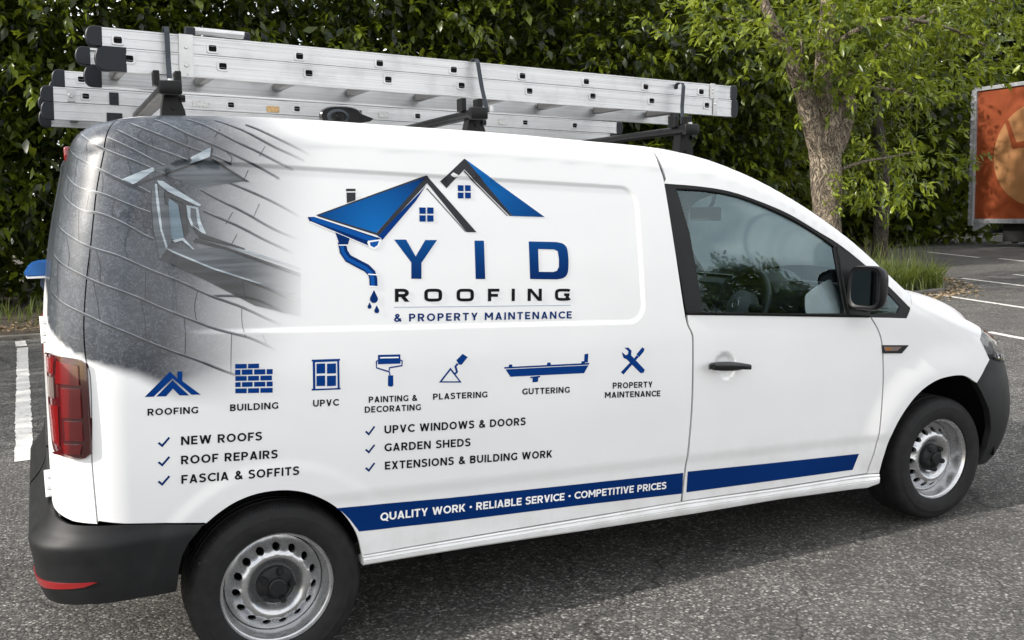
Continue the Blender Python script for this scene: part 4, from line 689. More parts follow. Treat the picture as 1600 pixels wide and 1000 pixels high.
# wheels
def wheel_parts():
    tprof = [(.196, .02), (.203, -.012), (.215, -.018), (.240, -.0215), (.262, -.0205), (.264, -.0185), (.280, -.016), (.293, -.009), (.300, .0), (.3045, .008), (.3065, .020)]
    gro = []
    for y0 in (.045, .082, .119, .156): gro += [(.3095, y0 - .007), (.302, y0 - .004), (.302, y0 + .003), (.3095, y0 + .006)]
    tprof = tprof + gro + [(.3065, .182), (.300, .20), (.28, .212), (.24, .216), (.2, .19)]
    n = 96; v, f, _ = lathe(tprof, n)
    acc = [0]
    for a, b in zip(tprof[:-1], tprof[1:]): acc.append(acc[-1] + math.dist(a, b))
    uv = [(k / n * 2.0, acc[i]) for i in range(len(tprof)) for k in range(n)]
    tr = [1.0 if tprof[i][0] > .2935 else 0.0 for i in range(len(tprof)) for k in range(n)]
    f = [q[::-1] for q in f]
    ty = mesh_obj('tyre', v, f, TYRE, smooth=True, uv=uv, attr={'tread': tr}); ty.data.set_sharp_from_angle(angle=R(38))
    # steel rim: flange and well, then a pressed disc with 15 round holes
    rp = [(.1985, .012), (.2005, .0), (.1995, -.004), (.1955, -.0045), (.1925, -.001), (.190, .010), (.1865, .0125), (.1825, .012), (.180, .020), (.1775, .045), (.172, .062), (.165, .075), (.165, .16)]
    v, f, _ = lathe(rp, 96); f = [q[::-1] for q in f]
    dy = spline([(.0, .046), (.045, .046), (.062, .048), (.072, .046), (.083, .036), (.095, .024), (.104, .0195), (.112, .0205), (.122, .028), (.136, .044), (.150, .056), (.160, .062), (.168, .064)])
    lp = [(.168 * math.cos(a), .168 * math.sin(a)) for a in np.linspace(0, 2 * math.pi, 90, endpoint=False)]
    holes = []
    for k in range(15):
        a = 2 * math.pi * (k + .3) / 15; c = (.134 * math.cos(a), .134 * math.sin(a))
        e1 = np.array((math.cos(a), math.sin(a))); e2 = np.array((-e1[1], e1[0]))
        holes.append([tuple(np.array(c) + e1 * .0125 * math.cos(b) + e2 * .0135 * math.sin(b)) for b in np.linspace(0, 2 * math.pi, 18, endpoint=False)])
    uv2, f2, loops = cdt(lp, holes, .0065, .007)
    r = np.hypot(uv2[:, 0], uv2[:, 1]); hd = np.min([np.hypot(uv2[:, 0] - np.mean([q[0] for q in h]), uv2[:, 1] - np.mean([q[1] for q in h])) for h in holes], axis=0)
    yy = dy(r) - .0035 * sstep(.021, .014, hd) * 1.0
    n0 = len(v); v = list(v) + [(a, y, b) for (a, b), y in zip(uv2, yy)]; f = list(f) + [tuple(q + n0 for q in t) for t in f2]
    for h in loops[1:]:
        k = len(h); n1 = len(v); rr = [math.hypot(*q) for q in h]
        v += [(q[0], float(dy(t)) - .0035, q[1]) for q, t in zip(h, rr)] + [(q[0], float(dy(t)) + .012, q[1]) for q, t in zip(h, rr)]
        f += [(n1 + i, n1 + (i + 1) % k, n1 + k + (i + 1) % k, n1 + k + i) for i in range(k)]
    rim = mesh_obj('wheel', v, f, STEEL, smooth=True); rim.data.set_sharp_from_angle(angle=R(45))
    bm = bmesh.new()
    prof = [(.0, -.006), (.026, -.005), (.031, -.001), (.033, .010), (.046, .013), (.050, .018), (.064, .028), (.067, .050)]
    n = 40; rings = [[bm.verts.new((max(r_, .0005) * math.cos(a), y, max(r_, .0005) * math.sin(a))) for a in np.linspace(0, 2 * math.pi, n, endpoint=False)] for r_, y in prof]
    for a, b in zip(rings[:-1], rings[1:]):
        for k in range(n): bm.faces.new((a[k], b[k], b[(k + 1) % n], a[(k + 1) % n]))
    for k in range(5):
        a = 2 * math.pi * k / 5 + .35; tube(bm, [(.052 * math.cos(a), .045, .052 * math.sin(a)), (.052 * math.cos(a), .006, .052 * math.sin(a)), (.052 * math.cos(a), .001, .052 * math.sin(a))], [.0145, .0125, .0095], 12)
    cap = bm_obj('hub_cap', bm, PLASTIC, None, True, auto=35)
    # drum and brake parts that show dark through the holes
    bm = bmesh.new(); tube(bm, [(0, .085, 0), (0, .17, 0)], .16, 40); drum = bm_obj('brake_drum', bm, SEAL, None, True, auto=40)
    return rim, [ty, cap, drum]
rim, subs = wheel_parts()
for c in subs: c.parent = rim
first = True
for x in (-3.161, 0.0):
    for s in (1, -1):
        w = rim if first else link(rim.copy())
        if not first:
            for c in subs: d = link(c.copy()); d.parent = w
        first = False
        if x: [q for q in w.children if q.name.startswith('tyre')][0].scale = (.965, 1, .965)
        w.parent = VAN; w.matrix_parent_inverse = Matrix.Translation(-VAN.location)
        k_ = 1.0 if x == 0 else .985; w.scale = (k_, k_, k_); w.location = (x + (0 if x == 0 else .005), -.853 * s, .3095 if x == 0 else .301); w.rotation_euler = (0, (.3, 1.1, 2.0, .7)[int(x == 0) * 2 + (s < 0)], 0 if s > 0 else math.pi)
# ------------------------------------------------------------------ the printed lettering and pictures on the side
def decal(name, loop, m_, holes=(), off=.0011, grid=.05, attr=None, parent=None): return panel(name, loop, m_, parent or SIDE, holes=holes, grid=grid, step=.02, off=off, depth=0, attr=attr)

# a plain geometric sans drawn from strokes: every letter is a set of polygons merged into one outline
def arc(cx, cy, rx, ry, a0, a1, n=14, e=2.0):
    return [(cx + rx * math.copysign(abs(math.cos(R(a))) ** (2 / e), math.cos(R(a))), cy + ry * math.copysign(abs(math.sin(R(a))) ** (2 / e), math.sin(R(a)))) for a in np.linspace(a0, a1, n)]
def glyph(ch, t, wide=1.0, e=2.0):
    h = t / 2; out = []                                       # (outer loop, inner loop or None)
    def S(pts, closed=False):
        pts = [q for i, q in enumerate(pts) if i == 0 or math.dist(q, pts[i - 1]) > 1e-3]
        p = np.array(pts, float) * (wide, 1); n = len(p); L = []; Rr = []
        for i in range(n):
            a = p[i] - p[i - 1] if (i or closed) else p[1] - p[0]; b = p[(i + 1) % n] - p[i] if (i < n - 1 or closed) else a
            a = a / max(np.hypot(*a), 1e-9); b = b / max(np.hypot(*b), 1e-9); m = a + b; m = m / max(np.hypot(*m), 1e-9); q = np.array((-m[1], m[0])) * h / max(.35, m @ a); L.append(tuple(p[i] + q)); Rr.append(tuple(p[i] - q))
        out.append((L, Rr) if closed else (L + Rr[::-1], None))
    def Dg(x0, y0, x1, y1, k=1.0):
        x0, x1 = x0 * wide, x1 * wide; w = k * h * math.hypot(x1 - x0, y1 - y0) / abs(y1 - y0); out.append(([(x0 - w, y0), (x0 + w, y0), (x1 + w, y1), (x1 - w, y1)], None))
    d = t * .57
    if ch == 'A': w = .80; Dg(d, 0, w / 2, 1); Dg(w - d, 0, w / 2, 1); S([(.18, .27), (.62, .27)])
    elif ch == 'B': w = .70; S([(h, 0), (h, 1)]); S([(h, 1 - h), (.40, 1 - h)] + arc(.40, .755, .19, .245 - h, 90, -90, 10) + [(h, .51)]); S([(h, .51), (.42, .51)] + arc(.42, .255 + h / 2, .28 - h, .255 - h / 2, 90, -90, 10) + [(h, h)])
    elif ch == 'C': w = .76; S(arc(.49, .5, .49 - h, .5 - h, 42, 318, 24, e))
    elif ch == 'D': w = .80; S([(h, h), (h, 1 - h), (.36, 1 - h)] + arc(.36, .5, .44 - h, .5 - h, 88, -88, 20, e) + [(.36, h)], True)
    elif ch == 'E': w = .62; S([(h, 0), (h, 1)]); S([(h, 1 - h), (w, 1 - h)]); S([(h, .51), (w - .06, .51)]); S([(h, h), (w, h)])
    elif ch == 'F': w = .60; S([(h, 0), (h, 1)]); S([(h, 1 - h), (w, 1 - h)]); S([(h, .47), (w - .07, .47)])
    elif ch == 'G': w = .80; S(arc(.49, .5, .49 - h, .5 - h, 42, 322, 24, e)); S([(.80 - h, .18), (.80 - h, .51)]); S([(.52, .50), (.80, .50)]) if e > 2 else None
    elif ch == 'H': w = .78; S([(h, 0), (h, 1)]); S([(w - h, 0), (w - h, 1)]); S([(h, .5), (w - h, .5)])
    elif ch == 'I': w = t; S([(h / wide, 0), (h / wide, 1)])
    elif ch == 'J': w = .5; S([(.5 - h, 1), (.5 - h, .3)] + arc(.27, .3, .23 - h, .3 - h, 0, -150, 10))
    elif ch == 'K': w = .72; S([(h, 0), (h, 1)]); Dg(.14, .30, w - d * 1.05, 1); Dg(.34, .52, w - d * .9, 0)
    elif ch == 'L': w = .58; S([(h, 0), (h, 1)]); S([(h, h), (w, h)])
    elif ch == 'M': w = .94; S([(h, 0), (h, 1)]); S([(w - h, 0), (w - h, 1)]); Dg(h + .01, 1, w / 2, .30, .95); Dg(w - h - .01, 1, w / 2, .30, .95)
    elif ch == 'N': w = .80; S([(h, 0), (h, 1)]); S([(w - h, 0), (w - h, 1)]); Dg(d, 1, w - d, 0, .95)
    elif ch == 'O': w = .90; S(arc(.45, .5, .45 - h, .5 - h, 0, 350, 36, e), True)
    elif ch == 'P': w = .68; S([(h, 0), (h, 1)]); S([(h, 1 - h), (.38, 1 - h)] + arc(.38, .68, .30 - h, .32 - h, 90, -90, 12) + [(h, .36 + h)])
    elif ch == 'Q': w = .90; S(arc(.45, .5, .45 - h, .5 - h, 0, 350, 36, e), True); Dg(.50, .26, .80, -.08)
    elif ch == 'R': w = .72; S([(h, 0), (h, 1)]); S([(h, 1 - h), (.40, 1 - h)] + arc(.40, .68, .30 - h, .32 - h, 90, -90, 12) + [(h, .36 + h)]); Dg(.38, .42, w - d * .95, 0)
    elif ch == 'S': w = .66; S(catmull([(.60, .83), (.46, .92 - h * .1), (.32, .925), (.16, .88), (.095, .74), (.17, .60), (.33, .53), (.50, .46), (.57, .30), (.50, .14), (.32, .075), (.16, .10), (.05, .19)], 4))
    elif ch == 'T': w = .68; S([(0, 1 - h), (w, 1 - h)]); S([(w / 2, 0), (w / 2, 1)])
    elif ch == 'U': w = .78; S([(h, 1), (h, .40)] + arc(w / 2, .40, w / 2 - h, .40 - h, 180, 360, 16) + [(w - h, .40), (w - h, 1)])
    elif ch == 'V': w = .78; Dg(w / 2, 0, d, 1); Dg(w / 2, 0, w - d, 1)
    elif ch == 'W': w = 1.18; Dg(.33, 0, d, 1); Dg(.33, 0, w / 2, 1); Dg(w - .33, 0, w / 2, 1); Dg(w - .33, 0, w - d, 1)
    elif ch == 'X': w = .74; Dg(d, 0, w - d, 1); Dg(w - d, 0, d, 1)
    elif ch == 'Y': w = .74; S([(w / 2, 0), (w / 2, .44)]); Dg(w / 2, .36, d, 1); Dg(w / 2, .36, w - d, 1)
    elif ch == 'Z': w = .68; S([(0, 1 - h), (w, 1 - h)]); S([(0, h), (w, h)]); Dg(d, h, w - d, 1 - h)
    elif ch == '&': w = .76; S(catmull([(.74, .04), (.50, .30), (.25, .62), (.20, .80), (.34, .925), (.48, .80), (.42, .64), (.20, .46), (.09, .27), (.18, .10), (.34, .075), (.52, .16), (.62, .30), (.66, .44)], 5))
    elif ch == '•': w = .30; out.append((arc(.15, .5, .15, .15, 0, 340, 18), None))
    else: w = .30
    return out, w * (wide if ch != 'I' else 1)
GLY = {}
def glyph_mesh(ch, t, wide=1.0, e=2.0):
    key = (ch, t, wide, e)
    if key not in GLY:
        polys, w = glyph(ch, t, wide, e)
        if not polys: GLY[key] = (np.zeros((0, 2)), [], w); return GLY[key]
        pts, ed = [], []
        for a, b in polys:
            for L in (a, b):
                if L is None: continue
                n0 = len(pts); pts += [Vector(q) for q in L]; ed += [(n0 + i, n0 + (i + 1) % len(L)) for i in range(len(L))]
        v, _, f, *_ = delaunay_2d_cdt(pts, ed, [], 0, 1e-5); v = np.array([tuple(q) for q in v])
        cn = np.array([(v[q[0]] + v[q[1]] + v[q[2]]) / 3 for q in f]); ok = np.zeros(len(f), bool)
        def ins(L):                                            # non-zero winding, so that self-crossing strokes stay solid
            a = np.array(L); b = np.roll(a, -1, 0); wn = np.zeros(len(cn), int)
            for p, q in zip(a, b):
                l = (q[0] - p[0]) * (cn[:, 1] - p[1]) - (cn[:, 0] - p[0]) * (q[1] - p[1])
                wn += ((p[1] <= cn[:, 1]) & (q[1] > cn[:, 1]) & (l > 0)).astype(int) - ((p[1] > cn[:, 1]) & (q[1] <= cn[:, 1]) & (l < 0)).astype(int)
            return wn != 0
        for a, b in polys: ok |= ins(a) & (~ins(b) if b is not None else True) if not (b is not None and abs(sum(p[0] * q[1] - q[0] * p[1] for p, q in zip(a, a[1:] + a[:1]))) < abs(sum(p[0] * q[1] - q[0] * p[1] for p, q in zip(b, b[1:] + b[:1])))) else ins(b) & ~ins(a)
        ff = [tuple(q) if (v[q[1]][0] - v[q[0]][0]) * (v[q[2]][1] - v[q[0]][1]) - (v[q[1]][1] - v[q[0]][1]) * (v[q[2]][0] - v[q[0]][0]) > 0 else (q[0], q[2], q[1]) for q, k in zip(f, ok) if k]
        GLY[key] = (v, ff, w)
    return GLY[key]
def lettering(txt, a, b, top, m_, t=.17, space=.15, off=.0016, wide=1.0, e=2.0, each=False):
    """one object a word (or a letter, where they stand far apart)"""
    words, x, V, F = [], 0.0, [], []
    for ch in txt + ' ':
        v, f, w = glyph_mesh(ch, t, wide, e)
        if len(v): n0 = sum(len(q) for q in V); V.append(v + (x, 0)); F += [tuple(k + n0 for k in q) for q in f]
        if (ch == ' ' or each) and V: words.append((np.concatenate(V), F)); V, F = [], []
        x += w + space
    a, b, top = (np.array(q) for q in (a, b, top)); W = max(v[:, 0].max() for v, _ in words)
    for v, F in words:
        q = a + np.outer(v[:, 0] / W, b - a) + np.outer(v[:, 1], top - a)
        mesh_obj('letter' if each else 'lettering', P(q[:, 0], q[:, 1], off), F, m_, SIDE, nrm=normal(q[:, 0], q[:, 1]))
for t, a, b, top in D['texts']:
    if t == 'R O O F I N G': lettering('ROOFING', a, b, top, VBLACK, t=.235, space=.88, wide=1.45, e=4.2, each=True)
    else:
        col = VWHITE if 'QUALITY' in t else VNAVY if 'MAINTENANCE' in t and '&' in t else VBLACK
        lettering(t, a, b, top, col, t=.195 if 'QUALITY' in t else .195, space=.10 if 'QUALITY' in t else .26 if '& PROP' in t else .16, off=.0024 if 'QUALITY' in t else .0016)
MATS = dict(letter_blue=VBLUE, line_grey=VGREY, logo_blue=VBLUE, logo_charcoal=VCHAR, logo_navy=VNAVY, logo_sky=VBLUE2, logo_white=VWHITE, logo_blue2=VBLUE2, tick_blue=VNAVY, icon_blue=VBLUE, icon_white=VWHITE)
NAMES = dict(letter_blue='initial', line_grey='rule', tick_blue='tick', icon_blue='service_icon', icon_white='service_icon')
for i, (k, lp) in enumerate(D['polys']):
    lv = .0010 + .00003 * (i % 60) * (1 if k.startswith('logo') else 0) + (.0004 if k == 'icon_white' else 0)
    gr_ = None
    if k == 'letter_blue': gr_ = {'print': (lambda u, v: np.clip((v - 1.27) / .22, 0, 1) ** 1.5 * .55)}
    elif k in ('logo_blue', 'logo_blue2') and len(lp) == 3:
        ex = max(lp, key=lambda q: -q[1]) if k == 'logo_blue' else min(lp, key=lambda q: q[0]); gr_ = {'print': (lambda u, v, ex=ex, k=k: np.clip(1.05 - np.hypot(u - ex[0], v - ex[1]) / (.26 if k == 'logo_blue' else .42), 0, 1) ** .9)}
    decal(NAMES.get(k, 'logo_shape'), lp, VGRAD if gr_ else MATS[k], off=lv, grid=.02 if gr_ else .05, attr=gr_)
for k, a, b in D['rings']: decal('service_icon', a, MATS[k], holes=[b])
do, di = D['D']; decal('initial', catmull(do[1:8], 4) + [do[8], do[0]], VGRAD, holes=[di], grid=.02, attr={'print': (lambda u, v: np.clip((v - 1.27) / .22, 0, 1) ** 1.5 * .55)})
sa = D['stripe_a']; ax = [q for q in rarch if .452 < q[1] < .556]
decal('stripe', [(-2.952, .5555)] + [(x + .004, y) for x, y in ax[::-1]][0:0] + sa[1:3] + [(sa[3][0] - .002, sa[3][1]), (sa[4][0] - .002, sa[4][1])] + sa[5:7] + [(-2.874, .4585), (-2.886, .478), (-2.906, .509), (-2.93, .538)], VNAVY, grid=.03)
panel('stripe', [(x + (.004 if x < -1.4 else 0), y) for x, y in D['stripe_b']], VNAVY, [c for c in VAN.children if c.name == 'door'][0], grid=.03, step=.02, off=.0011, depth=0)
# roof window picture inside the slate print: flat shapes that fade out with it
def print_mat(name, c0, c1, rough=.3):
    m = mat(name, c0, rough, coat=.3); uv = nd(m, 'ShaderNodeTexCoord').outputs['UV']
    mp = nd(m, 'ShaderNodeMapping'); mp.inputs['Rotation'].default_value = (0, 0, R(27)); mp.inputs['Scale'].default_value = (3, 40, 1); lk(m, uv, mp.inputs[0])
    n = noise(m, mp.outputs[0], 1.5, 3); lk(m, ramp(m, n.outputs[0], [(.35, c0), (.65, c1)]).outputs[0], bsdf(m).inputs['Base Color'])
    at = nd(m, 'ShaderNodeAttribute'); at.attribute_name = 'print'; lk(m, at.outputs['Fac'], bsdf(m).inputs['Alpha']); return m
PD = print_mat('print_dark', (.004, .005, .006), (.022, .025, .03)); PM = print_mat('print_mid', (.030, .040, .050), (.10, .115, .135)); PL = print_mat('print_light', (.20, .25, .29), (.44, .50, .54)); PB = print_mat('print_pane', (.07, .125, .165), (.13, .19, .235))
def strip_of(pts, w, k=0.0):
    p = np.array(catmull(pts, 5)); t = np.gradient(p, axis=0); t /= np.linalg.norm(t, axis=1)[:, None]; nn = np.stack([-t[:, 1], t[:, 0]], 1)
    if nn[0][1] < 0: nn = -nn
    a = p + nn * (k + w); b = p + nn * (k - w); return [tuple(q) for q in b] + [tuple(q) for q in a[::-1]] if True else None
PSEAM = print_mat('print_course_shadow', (.008, .009, .011), (.025, .028, .033)); PLIP = print_mat('print_course_lip', (.11, .125, .145), (.22, .245, .28))
fade = {'print': (lambda u, v: np.clip(1.5 * slates(u, v) - .12, 0, 1))}
for i, L in enumerate(COURSES):
    if L[0][0] < -3.60: L = [(L[0][0] - .27, L[0][1] + .115), (L[0][0] - .12, L[0][1] + .052)] + L
    wob = [(u, v + .0015 * math.sin(37 * u + i)) for u, v in catmull(L, 3)]
    decal('slate_course_print', strip_of(wob, .0030), PSEAM, off=.0005, grid=.05, attr=fade); decal('slate_course_print', strip_of(wob, .0014, .0044), PLIP, off=.0006, grid=.05, attr=fade)
ext = [np.array(sorted(([(L[0][0] - .27, L[0][1] + .115)] if L[0][0] < -3.60 else []) + list(L))) for L in COURSES[:11]]
for i in range(10):
    lo, hi_ = ext[i], ext[i + 1]; u = max(lo[0, 0], hi_[0, 0]) + .03 + .055 * (i % 2)
    while u < min(lo[-1, 0], hi_[-1, 0]):
        a, b = np.interp(u, lo[:, 0], lo[:, 1]), np.interp(u + .012 * math.sin(9 * u + i), hi_[:, 0], hi_[:, 1])
        if .03 < b - a < .16: decal('slate_joint_print', strip_of([(u, a), (u + .006 * math.sin(7 * u + 2 * i), (a + b) / 2), (u + .012 * math.sin(9 * u + i), b)], .0013), PSEAM, off=.0005, grid=.05, attr=fade)
        u += .105 + .045 * abs(math.sin(5.3 * u + i))
for L in JOINTS[15:]: decal('slate_joint_print', strip_of(L, .0013), PSEAM, off=.0005, grid=.05, attr=fade)
for i, (m_, lp) in enumerate(PRINT):
    decal('roof_window_print', lp, {'d': PD, 'm': PM, 'l': PL, 'p': PB}[m_], off=.0008 + .00022 * i, grid=.03, attr={'print': (lambda u, v: sstep(-2.97, -3.32, u - .12 * (v - 1.4)))})
# ------------------------------------------------------------------ roof bars, ladders and what is clipped to them
def frame_of(o, d):
    x = Vector(d).normalized(); y = Vector((-x.y, x.x, 0)).normalized(); z = x.cross(y)
    m = Matrix((x, y, z)).transposed().to_4x4(); m.translation = o; return m
rsq = lambda a, b, n=5, k=24: [(math.copysign(abs(math.cos(t)) ** (2 / n), math.cos(t)) * a, math.copysign(abs(math.sin(t)) ** (2 / n), math.sin(t)) * b) for t in np.linspace(0, 2 * math.pi, k, endpoint=False)]
def stile(name, par, x0, x1, z0, z1, y0, out, holes, hz, plug=True):
    """box rail with raised lips on its outer face (out = -1 faces -y) and a ring with a dark bore at every rung"""
    t = .026; lip = .005
    h = z1 - z0
    prof = [(0, z0), (0, z0 + lip), (.0018, z0 + lip + .001), (.0018, z0 + h * .5 - .001), (.0006, z0 + h * .5), (.0018, z0 + h * .5 + .001), (.0018, z1 - lip - .001), (0, z1 - lip), (0, z1), (t, z1), (t, z1 - .007), (.007, z1 - .009), (.007, z0 + .009), (t, z0 + .007), (t, z0)]
    if out > 0: prof = [(t - a, b) for a, b in prof]
    bm = bmesh.new(); prism(bm, [(x0, y0 + a, b) for a, b in prof], (1, 0, 0), x1 - x0)
    st = bm_obj(name, bm, ALU, par, local=True)
    if plug:
        for x in holes:
            bm = bmesh.new(); yo = y0 - .0022 if out < 0 else y0 + t + .0022
            A = [bm.verts.new((x + a, yo, hz + b)) for a, b in rsq(.0188, .0160)]; B = [bm.verts.new((x + a, yo, hz + b)) for a, b in rsq(.0130, .0108)]; C_ = [bm.verts.new((x + a, yo - out * .005, hz + b)) for a, b in rsq(.0200, .0172)]
            Dd = [bm.verts.new((x + a, yo - out * .0035, hz + b)) for a, b in rsq(.0124, .0102)]
            n = len(A); dark = []
            for i in range(n):
                j = (i + 1) % n
                bm.faces.new((A[i], A[j], B[j], B[i])); bm.faces.new((C_[i], C_[j], A[j], A[i])); bm.faces.new((B[i], B[j], Dd[j], Dd[i]))
            f_ = bm.faces.new(Dd); f_.material_index = 1
            bmesh.ops.recalc_face_normals(bm, faces=bm.faces[:])
            o = bm_obj('rung_end', bm, [ALU, SEAL], st, local=True)
    return st
def cap(par, x, z0, z1, y0, d, L=.034, big=0):
    """rounded plastic end cap; d = -1 at the rear end, 1 at the front"""
    h = (z1 - z0) / 2 + .003; zc = (z0 + z1) / 2; bm = bmesh.new()
    poly = [(x - d * (.010 + big), -.004, zc + h), (x + d * L * .45, 0, zc + h)] + [(x + d * L * (.45 + .55 * math.sin(a)), 0, zc + h * math.cos(a)) for a in np.linspace(.35, math.pi - .35, 9)] + [(x + d * L * .45, 0, zc - h), (x - d * (.010 + big), 0, zc - h)]
    prism(bm, [(a, y0 - .0035, c) for a, b, c in poly], (0, 1, 0), .033)
    bmesh.ops.bevel(bm, geom=[e for e in bm.edges if abs(e.verts[0].co.y - e.verts[1].co.y) < 1e-5], offset=.003, segments=1, affect='EDGES')
    bm_obj('end_cap', bm, CAPM, par, True, local=True, auto=35)
def rung(par, x, z, y0, y1):
    bm = bmesh.new(); prism(bm, [(x + a, y0, z + b) for a, b in rsq(.0165, .0150, 6, 16)], (0, 1, 0), y1 - y0)
    bm_obj('rung', bm, ALU2, par, True, local=True, auto=40)
def plate(name, par, x, y, z, sx, sz, m_, t=.003, bolts=(), tilt=0):
    bm = bmesh.new(); box(bm, (x, y - t / 2, z), (sx, t, sz), Matrix.Rotation(tilt, 3, 'Y') if tilt else None, bev=.0008)
    for bx, bz, r in bolts: tube(bm, [(x + bx, y - t, z + bz), (x + bx, y - t - .004, z + bz)], [r, r * .8], 12)
    return bm_obj(name, bm, m_, par, local=True)

# near ladder: two sections one on the other
LN = empty('extension_ladder', (0, 0, 0), 'near aluminium extension ladder strapped on top, its two long rails nearest the roof edge', 'ladder', 'ladders on the van roof')
LN.matrix_world = frame_of((-3.51, -.594, 2.125), (1, .035, -.037))
W_ = .43
for (x0, x1, z0, z1, hx, hz) in ((-.066, 2.56, -.0165, .0425, -.009, .006), (-.030, 2.568, -.0915, -.0185, .024, -.0505)):
    hs = [hx + .299 * k for k in range(9)]
    stile('stile', LN, x0, x1, z0, z1, 0, -1, hs, hz); stile('stile', LN, x0, x1, z0, z1, W_, 1, hs, hz)
    for x in hs: rung(LN, x, hz, .020, W_ + .006)
    low = z0 < -.05
    for y in (0, W_):
        cap(LN, x0, z0, z1, y, -1, .050 if low else .040, .036 if low and y == 0 else .0); cap(LN, x1, z0, z1, y, 1, .028)
plate('bracket', LN, .203, -.001, -.026, .046, .140, ZINC, .004, [(0, .028, .007), (0, -.030, .009), (.004, -.060, .004)])
plate('bracket', LN, 2.445, -.001, .013, .026, .066, ZINC, .003, [(0, .008, .005), (0, -.006, .005)]); plate('bracket', LN, 2.462, -.001, -.055, .022, .078, ZINC, .003, [(0, .012, .006)])
bm = bmesh.new(); tube(bm, [(.235, .03, .064), (.405, .03, .064)], .0125, 14); st_ = bm_obj('stay_tube', bm, ALU, LN, True, local=True, auto=40)
bm = bmesh.new(); box(bm, (.222, .03, .060), (.034, .03, .028), bev=.005); bm_obj('stay_end', bm, CAPM, st_, local=True)
bm = bmesh.new(); box(bm, (.412, .03, .061), (.024, .028, .026), bev=.006); bm_obj('stay_end', bm, CAPM, st_, local=True)

# far ladder: three sections
W_ = .345
LF = empty('extension_ladder', (0, 0, 0), 'far aluminium extension ladder of three stacked sections, lower on the other side of the roof', 'ladder', 'ladders on the van roof')
LF.matrix_world = frame_of((-3.711, .30, 2.05), (1, .02, -.036))
for (x0, x1, z0, z1, hx, hz) in ((.044, 2.62, .038, .100, .115, .07), (0, 2.70, -.024, .034, .129, .004), (.0, 2.66, -.094, -.027, .10, -.06)):
    hs = [hx + .288 * k for k in range(9)]
    vis = hz > -.05
    stile('stile', LF, x0, x1, z0, z1, 0, -1, hs, hz, plug=vis); stile('stile', LF, x0, x1, z0, z1, W_, 1, hs, hz, plug=False)
    for x in hs: rung(LF, x, hz, .020, W_ + .006)
    for y in (0, W_): cap(LF, x0, z0, z1, y, -1, .038, 0); cap(LF, x1, z0, z1, y, 1, .028)
plate('bracket', LF, .075, -.001, .004, .030, .05, ZINC, .006, [(0, .0, .012)]); plate('bracket', LF, .235, -.001, .0, .036, .050, CAPM, .004, [(0, .008, .006)]); plate('bracket', LF, .235, -.001, -.075, .060, .036, CAPM, .004, [(.01, .006, .004)])
STICK = dirty('paper_label', (.42, .27, .12), .6, var=.4, scale=120); GREYL = dirty('grey_label', (.45, .45, .44), .5, var=.35, scale=150); YEL = dirty('yellow_warning_strip', (.6, .36, .05), .5, var=.35, scale=60)
plate('label', LF, .886, -.001, -.004, .055, .026, STICK, .0006); plate('label', LF, .58, -.001, .0, .07, .022, GREYL, .0006); plate('label', LF, 1.40, -.001, .0, .05, .024, GREYL, .0006); plate('label', LF, 2.02, -.001, .0, .05, .024, GREYL, .0006)
plate('warning_strip', LF, .95, -.0012, -.088, .78, .010, YEL, .0006)

